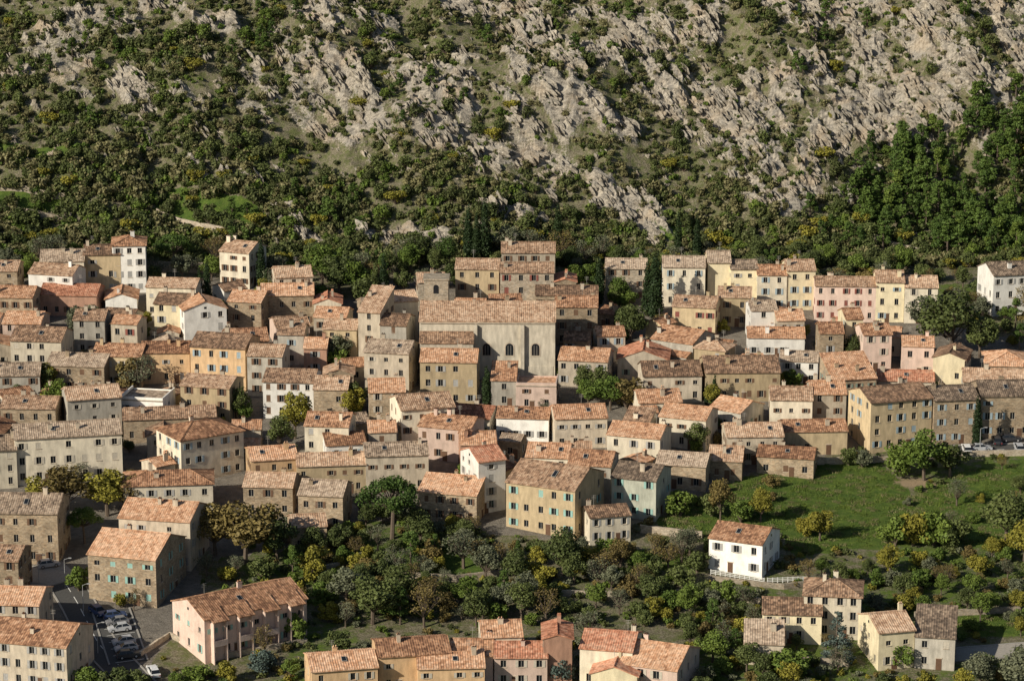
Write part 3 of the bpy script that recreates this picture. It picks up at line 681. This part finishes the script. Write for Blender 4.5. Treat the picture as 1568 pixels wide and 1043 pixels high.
TN={'broad':'broadleaf_tree','bush':'garden_bush','bare':'autumn_tree','cypress':'cypress_tree','umbrella':'umbrella_pine_tree','pine':'pine_tree','cedar':'cedar_tree'}
TREES=[]
def tree(x,y,H_,kind,leaf,wide=1.0,name=None):
    ob=bpy.data.objects.new(name or TN[kind],tmpl(kind,leaf,rnd.randrange(3))); s=H_/HT[kind]
    ob.scale=(s*wide,s*wide,s); ob.rotation_euler=(0,0,rnd.uniform(0,6.28)); z=float(hbase(x,y)); ob.location=(x,y,z-.1); link(ob)
    TREES.append((x,y,s*wide*{'broad':3.,'bush':2.2,'bare':3.,'cypress':1.,'umbrella':4.5,'pine':2.3,'cedar':3.}[kind]))
for t in [(600,825,13,'umbrella','pine',1.05),(130,832,7.5,'umbrella','green',1.0),(100,790,10,'broad','brown',1.5),(165,790,10,'broad','yellow',1.35),(60,785,8,'broad','yellow',1.2),(205,785,8,'broad','brown',1.2),
(375,862,13,'broad','brown',1.35),(330,850,10,'broad','brown',1.2),(425,858,10,'broad','oak',1.1),(265,412,9,'umbrella','pine',1.2),(210,415,7,'broad','oak',1.2),
(318,470,12,'cypress','cypress',1),(306,470,10,'cypress','cypress',1),(401,440,12,'cypress','cypress',1.15),(718,397,14,'cypress','cypress',1.1),(730,400,12,'cypress','cypress',1.1),(742,397,16,'cypress','cypress',1.1),(854,390,13,'cypress','cypress',1.1),
(1003,488,17,'cypress','cypress',1.1),(992,484,14,'cypress','cypress',1.1),(918,466,12,'cypress','cypress',1.1),(1038,402,13,'cypress','cypress',.9),(1067,402,13,'cypress','cypress',.9),(1495,686,12,'cypress','cypress',.95),(745,622,9.5,'cypress','cypress',1.2),
(575,460,10,'cypress','oak',1.2),(588,464,12,'cypress','cypress',1.1),(685,420,9,'broad','pine',.8),(670,425,8,'broad','oak',.8),
(520,455,11,'broad','oak',1.2),(495,445,11,'broad','green',1.1),(545,455,10,'broad','green',1.1),(565,470,8,'bush','oak',1),(212,604,9,'bare','olive',1.1),(198,598,7,'bush','brown',1),(452,672,11,'broad','yellow',.8),(430,694,8,'broad','oak',1),
(765,440,6,'bush','oak',1),(780,455,5,'bush','green',1),(900,625,7,'broad','green',1.1),(935,628,8,'broad','green',1.2),(960,625,7,'bush','brown',1.1),(1215,600,5,'bush','green',1),(1190,598,5,'bush','yellow',1),
(1455,545,14,'broad','oak',1.4),(1415,520,10,'broad','olive',1.1),(1500,548,10,'broad','oak',1.2),(1415,735,11,'broad','green',1.2),(1455,730,8,'broad','oak',1.2),(1380,728,7,'bush','green',1.1),(1465,775,6,'bare','olive',1),
(1255,828,7,'broad','yellow',1.1),(1232,820,4,'bush','yellow',1),(1103,795,8,'broad','brown',.9),(1040,790,5.5,'bush','green',1.1),(1165,800,7,'broad','yellow',.9),(1135,800,5,'bush','green',1),(1090,790,5,'bush','oak',1),
(1370,835,6,'bush','green',1.1),(1400,835,7,'bush','yellow',1),(1430,835,7,'bush','green',1.1),(1460,838,6,'bush','oak',1.1),(1540,830,10,'broad','oak',1.3),(1568,860,8,'broad','yellow',1.2),(1300,712,4,'bush','oak',1),(1320,715,4,'bush','olive',1),
(862,880,9,'broad','oak',1.1),(710,870,8,'bare','olive',1.4),(570,955,10,'broad','oak',1.3),(530,930,8,'broad','olive',1.2),(610,930,8,'broad','oak',1.2),(1280,1015,10,'cedar','cedar',1),(1568,1060,8,'broad','olive',1.6),(1500,1050,6,'broad','olive',1.4),
(1095,850,3,'bush','olive',1),(950,875,7,'broad','brown',1),(930,860,5,'bush','green',1),(650,960,8,'bare','brown',1.1),(900,990,7,'bare','olive',1.1),(1110,925,5,'bush','green',1),(405,1005,6,'bare','brown',.8),(455,980,5,'bush','green',1),
(515,1010,6,'broad','oak',1.1),(560,1012,4,'bush','olive',1),(400,1030,4,'bush','cedar',1.3),(300,1050,4,'bush','green',1.3),(350,1045,4,'bush','yellow',1),(180,1055,4,'bush','oak',1.5),(130,1055,4,'bush','green',1.3),(215,1055,3.5,'bush','oak',1.3),
(120,905,5,'bush','green',.9),(270,880,7,'cypress','oak',1),(205,935,4.5,'bare','brown',.8),(185,930,3,'bush','yellow',.8),(480,880,6,'bush','yellow',1),(860,1045,5,'bush','cedar',1),(1210,1040,6,'bush','green',1.3),(1380,1020,5,'bush','green',1)]:
    x,y=gxy(t[0],t[1]); tree(x,y,*t[2:])
CLEARV=[(1080,1205,815,885),(240,470,900,1000),(733,935,715,818),(130,262,850,925),(1165,1325,900,960),(1343,1465,950,1000),(903,978,785,822),(937,1005,735,780),(475,1040,960,1043),(105,215,900,1043),(1230,1350,720,815),(640,852,490,565),(700,755,320,400)]
def blocks(x,y,H_,R_):
    z=float(hbase(x,y)); u,v0,s=proj((x,y,z)); _,v1,_=proj((x,y,z+H_)); rr=R_/s*F
    for l,r_,t,b_ in CLEARV:
        if u+rr*.8>l and u-rr*.8<r_ and v1<b_ and v0>t: return True
    return False
ROADW=[[gxy(*p) for p in L] for L in ([(235,1075),(150,985),(120,925),(95,885),(30,878)],[(1440,692),(1620,687)],[(1455,1003),(1620,990)])]
def near_road(x,y,m=4.5):
    for L in ROADW:
        for i in range(len(L)-1):
            if dseg(np.array(x),np.array(y),L[i],L[i+1])<m: return True
    return False
def scatter_trees(P,n,mix,mind=.62,hr=(4,9),hm=.6):
    x0,y0=P.min(0); x1,y1=P.max(0); c=0
    for _ in range(n*14):
        if c>=n: break
        x,y=rnd.uniform(x0,x1),rnd.uniform(y0,y1)
        if not inpoly(x,y,P): continue
        kind,leaf=rnd.choice(mix); H_=rnd.uniform(*hr)*(.6 if kind=='bush' else 1); R_=H_*.36
        if any((x-t[0])**2+(y-t[1])**2<(mind*(t[2]+R_))**2 for t in TREES): continue
        if on_house(x,y,R_*hm) or near_road(x,y): continue
        if blocks(x,y,H_,R_): continue
        tree(x,y,H_,kind,leaf,rnd.uniform(.9,1.3)); c+=1
    return c
dark=[('broad','oak'),('broad','oak'),('broad','green'),('bare','olive'),('bush','oak'),('bush','green'),('broad','olive'),('bare','brown'),('bush','oak'),('bush','brown'),('pine','pine'),('bare','olive'),('bush','yellow')]
gard=[('bush','green'),('bush','yellow'),('bush','olive'),('broad','green'),('broad','yellow'),('broad','oak'),('bush','oak'),('bare','brown'),('bush','brown'),('bare','olive')]
for gx,gy,gr_ in GARDENS:
    for _ in range(5):
        a=rnd.uniform(0,6.28); q=rnd.uniform(0,gr_*.7); x,y=gx+math.cos(a)*q,gy+math.sin(a)*q
        if on_house(x,y,.4) or blocks(x,y,5,2): continue
        kd,lf=rnd.choice([('broad','green'),('broad','oak'),('bush','green'),('broad','oak'),('broad','yellow'),('cypress','cypress'),('broad','olive')]); tree(x,y,rnd.uniform(5,9)*(.6 if kd=='bush' else 1),kd,lf)
scatter_trees(poly([(300,890),(450,800),(560,830),(760,815),(900,840),(1080,850),(1080,900),(1170,960),(1150,1043),(1040,1000),(880,960),(740,965),(590,995),(480,1020),(330,1020),(470,960),(500,900)]),170,dark,.68,(3.4,7.5))
scatter_trees(poly([(1050,880),(1240,880),(1600,840),(1600,1100),(1040,1100),(1120,980)]),110,gard,.72,(3,6))
scatter_trees(poly([(1000,810),(1130,740),(1600,700),(1600,830),(1220,860),(1100,830)]),14,gard,1.5,(3,5))
scatter_trees(poly([(0,1043),(480,1020),(520,1120),(0,1120)]),30,gard,.7,(3,4.5))
scatter_trees(poly([(460,790),(560,780),(760,780),(900,800),(960,840),(760,850),(560,840),(440,860)]),36,dark,.65,(4,6.5))
scatter_trees(poly([(480,470),(600,455),(700,445),(1010,450),(1250,462),(1500,500),(1600,560),(1600,470),(1450,430),(1250,395),(1000,395),(700,390),(560,410),(330,405),(0,395),(-40,430),(330,440)]),200,dark,.6,(4,8))
scatter_trees(FILL,90,gard,.7,(2.5,5.5),.15)
# ------------------------------------------------------------------ instanced masses
def instancer(name,pts,scl,rot,idx,meshes):
    col=bpy.data.collections.new(name+'_kinds')
    for i,m in enumerate(meshes):
        col.objects.link(bpy.data.objects.new('%s_kind_%02d'%(name,i),m))
    me=bpy.data.meshes.new(name); me.vertices.add(len(pts)); me.vertices.foreach_set('co',np.asarray(pts,np.float32).ravel())
    a=me.attributes.new('scl','FLOAT_VECTOR','POINT'); a.data.foreach_set('vector',np.asarray(scl,np.float32).ravel())
    a=me.attributes.new('rot','FLOAT_VECTOR','POINT'); a.data.foreach_set('vector',np.asarray(rot,np.float32).ravel())
    a=me.attributes.new('idx','INT','POINT'); a.data.foreach_set('value',np.asarray(idx,np.int32))
    me.update(); ob=link(bpy.data.objects.new(name,me))
    ng=bpy.data.node_groups.new(name,'GeometryNodeTree')
    ng.interface.new_socket(name='Geometry',in_out='INPUT',socket_type='NodeSocketGeometry'); ng.interface.new_socket(name='Geometry',in_out='OUTPUT',socket_type='NodeSocketGeometry')
    gi=ng.nodes.new('NodeGroupInput'); go=ng.nodes.new('NodeGroupOutput'); ci=ng.nodes.new('GeometryNodeCollectionInfo'); ip=ng.nodes.new('GeometryNodeInstanceOnPoints')
    ci.inputs['Collection'].default_value=col; ci.inputs['Separate Children'].default_value=True; ci.inputs['Reset Children'].default_value=True
    def na(n,t):
        q=ng.nodes.new('GeometryNodeInputNamedAttribute'); q.data_type=t; q.inputs['Name'].default_value=n
        return [o_ for o_ in q.outputs if o_.enabled][0]
    L=ng.links; L.new(gi.outputs[0],ip.inputs['Points']); L.new(ci.outputs[0],ip.inputs['Instance']); ip.inputs['Pick Instance'].default_value=True
    L.new(na('idx','INT'),ip.inputs['Instance Index']); L.new(na('scl','FLOAT_VECTOR'),ip.inputs['Scale'])
    e=ng.nodes.new('FunctionNodeEulerToRotation'); L.new(na('rot','FLOAT_VECTOR'),e.inputs[0]); L.new(e.outputs[0],ip.inputs['Rotation'])
    L.new(ip.outputs[0],go.inputs[0]); md=ob.modifiers.new('scatter','NODES'); md.node_group=ng
    return ob
PINEZ=poly([(1290,335),(1310,280),(1380,215),(1480,180),(1600,150),(1600,400),(1440,390),(1330,360)])
DARKL=poly([(-60,410),(430,410),(470,330),(380,230),(470,180),(380,90),(200,50),(-60,30)])
n=42000; x=nr.uniform(-180,180,n); y=nr.uniform(670,805,n)
rm=rockmask(x,y); cl=fbm(x/6,y/6,3,101); foot=1-sst(692,718,y); dk=inpoly(x,y,DARKL)
mead=np.zeros(n,bool)
for P in MEADH: mead|=inpoly(x,y,P)
prob=np.clip((.14+2.1*(cl-.38)+.22*foot+.14*dk),0.07,.9)*(1-.7*rm)*(1-.88*mead)
keep=(nr.rand(n)<prob)&~on_house_arr(x,y,1.5)
x,y,rm,dk,foot=x[keep],y[keep],rm[keep],dk[keep],foot[keep]; m=len(x); z=hfull(x,y)-.15
s=nr.uniform(.45,1.35,m)**1.25*(1+.3*dk+.4*foot)*(1-.2*rm)
sz=s*nr.uniform(.75,1.25,m)
scr=[t_scrub(i,l) for i,l in enumerate(['scrub','scrub','scrub','green','scrub2','oak','scrub2'])]
instancer('hillside_scrub',np.stack([x,y,z],1),np.stack([s,s,sz],1),np.stack([0*x,0*x,nr.uniform(0,6.28,m)],1),nr.randint(0,len(scr),m),scr)
def mass(name,n,xr,yr,probf,srange,meshes):
    x=nr.uniform(*xr,n); y=nr.uniform(*yr,n); k_=(nr.rand(n)<probf(x,y))&~on_house_arr(x,y,2.5); x,y=x[k_],y[k_]
    m=len(x); s=nr.uniform(*srange,m)
    instancer(name,np.stack([x,y,hbase(x,y)-.3],1),np.stack([s*nr.uniform(.9,1.3,m),s*nr.uniform(.9,1.3,m),s],1),np.stack([0*x,0*x,nr.uniform(0,6.28,m)],1),nr.randint(0,len(meshes),m),meshes)
oaks=[t_broad(200+i,l,800,5.5,2.7,.5,.46) for i,l in enumerate(['oak','oak','scrub','scrub','green','yellow','oak'])]
mass('hillside_oaks',5200,(-180,180),(668,800),lambda x,y:np.clip((fbm(x/10,y/10,3,111)-.40)*1.2+.10*inpoly(x,y,DARKL)+.35*(1-sst(682,702,y)),0,.6)*(1-.9*rockmask(x,y))*(1-.35*sst(730,780,y)),(.4,.9),oaks)
pins=[t_pine(300+i,l,1300,.36) for i,l in enumerate(['pine','pine','green','pine'])]
mass('hillside_pines',2200,(60,185),(672,790),lambda x,y:.85*inpoly(x,y,PINEZ)*(.5+.5*sst(.35,.5,fbm(x/12,y/12,2,161)))*(1-.6*rockmask(x,y)),(.6,1.1),pins)
mass('hillside_pine_clumps',420,(-180,180),(678,770),lambda x,y:sst(.5,.62,fbm(x/22,y/22,2,131))*(1-rockmask(x,y)),(.45,.85),pins)
outer=[t_broad(400+i,l,800,7.,3.2,1.,.55) for i,l in enumerate(['oak','green','olive','oak','brown'])]
mass('surrounding_woodland',2400,(-420,420),(300,690),lambda x,y:((np.abs(x)>(.19*y+14))|(y<445))*sst(.42,.55,fbm(x/40,y/40,2,141)),(.6,1.2),outer)
mass('distant_hill_woodland',3000,(-500,500),(690,1000),lambda x,y:((np.abs(x)>180)|(y>805))*.8,(.7,1.4),outer)
rocks=[t_rock(i) for i in range(8)]
n=26000; x=nr.uniform(-180,180,n); y=nr.uniform(672,805,n); rm=rockmask(x,y); keep=(nr.rand(n)<(.30*rm+.06*sst(685,715,y)+.015))&~on_house_arr(x,y,1)
x,y,rm=x[keep],y[keep],rm[keep]; m=len(x); s=(nr.uniform(.35,1.2,m)**1.8*(.4+.75*rm)+.25)
instancer('rock_outcrops',np.stack([x,y,hfull(x,y)-.15*s],1),np.stack([s*nr.uniform(.9,1.9,m),s,s*nr.uniform(.7,1.5,m)],1),np.stack([.45+nr.uniform(-.2,.2,m),nr.uniform(-.25,.25,m)+.3,-.96+nr.uniform(-.3,.3,m)],1),nr.randint(0,8,m),rocks)
n=9500; x=nr.uniform(-110,110,n); y=nr.uniform(435,650,n)
ok=~inpoly(x,y,VILLP)
for P in MEAD: ok&=~inpoly(x,y,P)
ok&=nr.rand(n)<(.25+.9*sst(.4,.6,fbm(x/10,y/10,2,151)))*.75
ok&=~on_house_arr(x,y,1.2); idxs=[i for i in np.where(ok)[0] if not near_road(x[i],y[i],3.6)]
x,y=x[idxs],y[idxs]; m=len(x); s=nr.uniform(.5,1.3,m)
scr2=[t_scrub(50+i,l) for i,l in enumerate(['green','scrub','yellow','olive','brown','oak'])]
instancer('garden_undergrowth',np.stack([x,y,hbase(x,y)-.1],1),np.stack([s,s,s],1),np.stack([0*x,0*x,nr.uniform(0,6.28,m)],1),nr.randint(0,6,m),scr2)
def t_tuft(seed,leaf):
    R=np.random.RandomState(seed); n=60; c=np.c_[R.randn(n,2)*.45,np.zeros(n)]; a=R.rand(n)*6.28; t=np.c_[np.cos(a),np.sin(a),0*a]*.07; up=np.c_[R.randn(n,2)*.08,.12+.18*R.rand(n)]
    P=np.stack([c-t,c+t,c+up+t*.2,c+up-t*.2],1).reshape(-1,3); return mk('tuft',P,np.arange(4*n).reshape(-1,4),[LEAF[leaf]],None,np.repeat(R.rand(n),4))
n=8000; x=nr.uniform(20,115,n); y=nr.uniform(455,600,n); ok=np.zeros(n,bool)
for P in MEAD: ok|=inpoly(x,y,P)
x,y=x[ok],y[ok]; m=len(x); s=nr.uniform(.6,1.3,m)
instancer('meadow_grass',np.stack([x,y,hbase(x,y)-.02],1),np.stack([s,s,s],1),np.stack([0*x,0*x,nr.uniform(0,6.28,m)],1),nr.randint(0,3,m),[t_tuft(1,'green'),t_tuft(2,'green'),t_tuft(3,'scrub2')])
# ------------------------------------------------------------------ roads
ASPH=simple('asphalt',(.085,.083,.08)); KERB=simple('kerb_stone',(.33,.31,.28)); PAINT=simple('road_paint',(.75,.74,.70)); PAVE=simple('paving',(.34,.31,.27))
def resample(L,step=1.0):
    out=[]
    for i in range(len(L)-1):
        a=np.array(L[i]);b_=np.array(L[i+1]); n=max(1,int(np.linalg.norm(b_-a)/step))
        for j in range(n): out.append(a+(b_-a)*j/n)
    out.append(np.array(L[-1])); return np.array(out)
def ribbon(L,half,off,nl=5,shift=0.0):
    P=resample(L); 
    for _ in range(6): P[1:-1]=(P[:-2]+P[1:-1]*2+P[2:])/4
    T=np.gradient(P,axis=0); T/=np.linalg.norm(T,axis=1)[:,None]; Nn=np.stack([-T[:,1],T[:,0]],1); V=[];Fc=[]
    for i in range(len(P)):
        for j in range(nl):
            q=P[i]+Nn[i]*(shift+half*(2*j/(nl-1)-1)); V.append((q[0],q[1],float(hbase(q[0],q[1]))+off))
    for i in range(len(P)-1):
        for j in range(nl-1): a=i*nl+j; Fc.append((a,a+1,a+nl+1,a+nl))
    return V,Fc,P,Nn
def road(L,half,mat,name,line=True,off=.08):
    E=link(bpy.data.objects.new(name,None)); V,Fc,P,Nn=ribbon(L,half,off,7); link(bpy.data.objects.new('surface',mk('surface',V,Fc,mat)),E)
    for s in (-1,1):
        V,Fc,_,_=ribbon(L,.15,off+.12,2,s*(half+.15)); k_=Part(); k_.v=[tuple(v) for v in V]; k_.f=list(Fc)
        n=len(V); k_.v+=[(v[0],v[1],v[2]-.5) for v in V]
        for i in range(0,n-2,2):
            k_.f+=[(i,i+2,i+2+n,i+n),(i+1,i+3,i+3+n,i+1+n)]
        k_.obj('kerb',KERB,E)
    if line:
        V,Fc,_,_=ribbon(L,.07,off+.01,2); Fc=[f for i,f in enumerate(Fc) if i%5<3]; link(bpy.data.objects.new('centre_line',mk('line',V,Fc,PAINT)),E)
road(ROADW[0],3.0,ASPH,'street'); road(ROADW[1],2.6,ASPH,'street'); road(ROADW[2],2.2,PAVE,'lane',False)
PK=[gxy(197,1015),gxy(170,935)]; road(PK,3.2,ASPH,'car_park',False,.12)
sq=[gxy(30,892),gxy(108,872)]; road(sq,4.2,PAVE,'village_square',False,.14)
E=bpy.data.objects.get('car_park'); pa=np.array(PK[0]);pb=np.array(PK[1]); dv=(pb-pa)/np.linalg.norm(pb-pa); nv=np.array([-dv[1],dv[0]])
k_=Part(); Lp=np.linalg.norm(pb-pa)
for i in range(int(Lp/2.6)):
    c=pa+dv*(i*2.6+.6); q=[c-nv*2.8-dv*.05,c+nv*2.2-dv*.05,c+nv*2.2+dv*.05,c-nv*2.8+dv*.05]; k_.q(*[(a[0],a[1],float(hbase(a[0],a[1]))+.13) for a in q])
k_.obj('parking_bay_lines',PAINT,E)
# ------------------------------------------------------------------ cars
TYRE=simple('tyre',(.02,.02,.02)); HUB=simple('wheel_hub',(.4,.4,.4),.4,.5); LAMP=simple('lamp_lens',(.7,.7,.68),.2,.5); TAIL=simple('tail_lamp',(.35,.02,.02),.3,.5)
def car_mesh(paint):
    P=Part(); mi=[]
    def prism(prof,y1,y0t,m=0):
        n=len(prof); s=len(P.v); zmin=min(p[1] for p in prof); zmax=max(p[1] for p in prof)
        for sg in (-1,1):
            for x_,z_ in prof:
                t=(z_-zmin)/(zmax-zmin); yy=y1+(y0t-y1)*t; P.v.append((x_,sg*yy,z_))
        P.f.append(tuple(range(s,s+n))); P.f.append(tuple(range(s+2*n-1,s+n-1,-1)))
        for i in range(n): j=(i+1)%n; P.f.append((s+i,s+j,s+n+j,s+n+i))
        mi.extend([m]*(n+2))
    prism([(2.0,.25),(2.08,.55),(1.98,.74),(1.75,.82),(.98,.93),(-1.95,.97),(-2.07,.72),(-2.05,.25)],.86,.80)
    prism([(1.0,.93),(.32,1.38),(-1.35,1.42),(-1.92,.96)],.79,.62,1)
    prism([(.30,1.385),(.2,1.45),(-1.2,1.49),(-1.4,1.425)],.64,.60,0)
    for s in (-1,1):
        for (xa,za),(xb,zb) in (((1.0,.93),(.32,1.39)),((-.45,.95),(-.45,1.41)),((-1.92,.96),(-1.37,1.42))):
            P.q((xa-.05,s*.80,za),(xa+.05,s*.80,za),(xb+.05,s*.635,zb),(xb-.05,s*.635,zb)); mi.append(0)
        for xw in (1.25,-1.25):
            for rr,y0,y1,m in ((.32,.68,.88,2),(.19,.875,.895,3)):
                st=len(P.v); n=14
                for yy in (y0,y1):
                    for i in range(n): t=6.283*i/n; P.v.append((xw+rr*math.cos(t),s*yy,.32+rr*math.sin(t)))
                for i in range(n): j=(i+1)%n; P.f.append((st+i,st+j,st+n+j,st+n+i)); mi.append(m)
                P.f.append(tuple(range(st+n,st+2*n))); mi.append(m)
        for xa,m in ((2.05,4),(-2.08,5)):
            a=len(P.f); P.box(xa-.03,xa+.03,s*.68-.14,s*.68+.14,.58,.72); mi.extend([m]*(len(P.f)-a))
        a=len(P.f); P.box(.72,.86,s*.93-.07,s*.93+.07,.95,1.07); mi.extend([0]*(len(P.f)-a))
    return mk('car',P.v,P.f,[paint,GLASS,TYRE,HUB,LAMP,TAIL],mi)
PC=[simple('car_paint_'+n,c,.3,.6) for n,c in (('silver',(.45,.46,.48)),('white',(.75,.75,.74)),('blue',(.05,.08,.18)),('dark',(.04,.04,.045)),('grey',(.2,.2,.21)))]
CM=[car_mesh(p) for p in PC]
def car(x,y,ang,k_,z=.09):
    ob=bpy.data.objects.new('parked_car',CM[k_])
    gz=lambda a,b_:float(hbase(a,b_)); dx,dy=math.cos(ang),math.sin(ang)
    pit=-math.atan((gz(x+dx,y+dy)-gz(x-dx,y-dy))/2)
    ob.rotation_euler=(0,pit,ang); ob.location=(x,y,gz(x,y)+z); link(ob)
aN=math.atan2(nv[1],nv[0])
for i in range(int(Lp/2.6)):
    if i in (3,): continue
    c=pa+dv*(i*2.6+1.9)-nv*.3; car(c[0],c[1],aN+(math.pi if i%3==0 else 0),[3,0,0,1,0,4,2][i%7],.13)
for i,(u,v,k_) in enumerate([(1480,691,1),(1503,690,0),(1526,678,3),(1548,676,3),(1560,689,0)]):
    x,y=gxy(u,v); car(x,y,math.radians(4 if i%2 else 90),k_)
for u,v,k_,a in [(235,1032,1,110),(75,868,0,20),(150,940,2,-50)]:
    x,y=gxy(u,v); car(x,y,math.radians(a),k_)
# ------------------------------------------------------------------ garden and terrace walls
def wall(L,hgt,th,mat,name,hf=hbase):
    P=resample([gxy(*p) for p in L],1.5); T=np.gradient(P,axis=0); T/=np.linalg.norm(T,axis=1)[:,None]; Nn=np.stack([-T[:,1],T[:,0]],1)*th/2; V=[];Fc=[]
    for i in range(len(P)):
        z=float(hf(P[i][0],P[i][1])); j=hgt+rnd.uniform(-.08,.08)
        for q,zz in ((P[i]-Nn[i],z-1.2),(P[i]-Nn[i],z+j),(P[i]+Nn[i],z+j),(P[i]+Nn[i],z-1.2)): V.append((q[0],q[1],zz))
    for i in range(len(P)-1):
        a=i*4
        for j in range(3): Fc.append((a+j,a+j+1,a+j+5,a+j+4))
    Fc+= [(0,1,2,3),tuple(len(V)-4+q for q in (0,1,2,3))]
    link(bpy.data.objects.new(name,mk(name,V,Fc,mat)))
SW=WALL['D']
for L,hh_,hf in [([(980,815),(1075,825)],1.5,hbase),([(1035,912),(1110,918),(1165,925)],1.2,hbase),([(1085,888),(1200,902),(1245,895)],1.0,hbase),([(1190,712),(1345,708)],1.4,hbase),([(1345,708),(1460,700),(1600,697)],1.2,hbase),
 ([(900,880),(1000,890)],1.0,hbase),([(-30,330),(110,338)],1.6,hfull),([(-30,300),(100,305)],1.4,hfull),([(120,270),(260,285)],1.2,hfull),([(1280,352),(1410,390)],1.6,hfull),([(240,330),(400,372)],1.3,hfull),
 ([(1400,945),(1600,935)],1.1,hbase),([(1160,1010),(1300,1020)],1.2,hbase),([(215,1005),(260,975),(330,1010),(470,985)],1.0,hbase),([(470,880),(520,870)],1.2,hbase),([(1330,1010),(1460,1000)],1.3,hbase),([(225,415),(330,420)],2.5,hbase),
 ([(560,880),(700,890),(780,880)],1.2,hbase),([(620,920),(760,925)],1.2,hbase),([(820,910),(960,915)],1.1,hbase)]:
    wall(L,hh_,.45,SW,'dry_stone_wall',hf)
def fence(L,name):
    P=resample([gxy(*p) for p in L],.9); k_=Part()
    for i,p in enumerate(P):
        z=float(hbase(*p)); k_.box(p[0]-.06,p[0]+.06,p[1]-.06,p[1]+.06,z-.2,z+1.1)
        if i<len(P)-1:
            q=P[i+1]; zq=float(hbase(*q))
            for o_ in (.35,.65,.95): k_.q((p[0],p[1]-.07,z+o_),(q[0],q[1]-.07,zq+o_),(q[0],q[1]-.07,zq+o_+.12),(p[0],p[1]-.07,z+o_+.12))
    k_.obj(name,PAINT,None)
fence([(1088,880),(1170,893)],'white_fence'); fence([(1175,893),(1245,890)],'white_fence')
def lamp(u,v):
    x,y=gxy(u,v); V=[];Fc=[]; tube(V,Fc,(0,0,-.3),(0,0,5.5),.07,.045,8); tube(V,Fc,(0,0,5.5),(.9,0,5.8),.04,.035,6)
    k_=Part(); k_.v=[tuple(a) for a in V]; k_.f=list(Fc); k_.box(.8,1.35,-.12,.12,5.72,5.86); ob=k_.obj('street_lamp',HUB,None); ob.location=(x,y,float(hbase(x,y)))
for u,v in ((150,1000),(128,940),(100,900),(1500,696),(60,895)): lamp(u,v)
# ------------------------------------------------------------------ light, sky, camera
sdir=np.array([-.80,-.60,0]); sdir/=np.linalg.norm(sdir); el=math.radians(28)
S=np.array([sdir[0]*math.cos(el),sdir[1]*math.cos(el),math.sin(el)])
sun=bpy.data.lights.new('sun','SUN'); sun.energy=5.0; sun.angle=math.radians(.5); sun.color=(1,.92,.77)
so=link(bpy.data.objects.new('sun',sun)); from mathutils import Vector
so.rotation_euler=Vector(-S).to_track_quat('-Z','Y').to_euler(); so.location=(-200,200,400)
w=bpy.data.worlds.new('World'); sc.world=w; w.use_nodes=True; nt=w.node_tree
sky=nt.nodes.new('ShaderNodeTexSky'); sky.sky_type='NISHITA'; sky.sun_disc=False; sky.sun_elevation=el; sky.sun_rotation=math.atan2(sdir[0],sdir[1])%(2*math.pi)
nt.links.new(sky.outputs[0],nt.nodes['Background'].inputs[0]); nt.nodes['Background'].inputs[1].default_value=.065
cam=bpy.data.cameras.new('camera'); cam.lens=100; cam.sensor_width=36; cam.clip_start=1; cam.clip_end=20000
co=link(bpy.data.objects.new('camera',cam)); co.location=tuple(CAM); co.rotation_euler=(math.pi/2-PITCH,0,0); sc.camera=co
sc.view_settings.view_transform='Standard'; sc.view_settings.look='None'; sc.view_settings.exposure=0
print('done',time.time()-T0,'objects',len(bpy.data.objects))
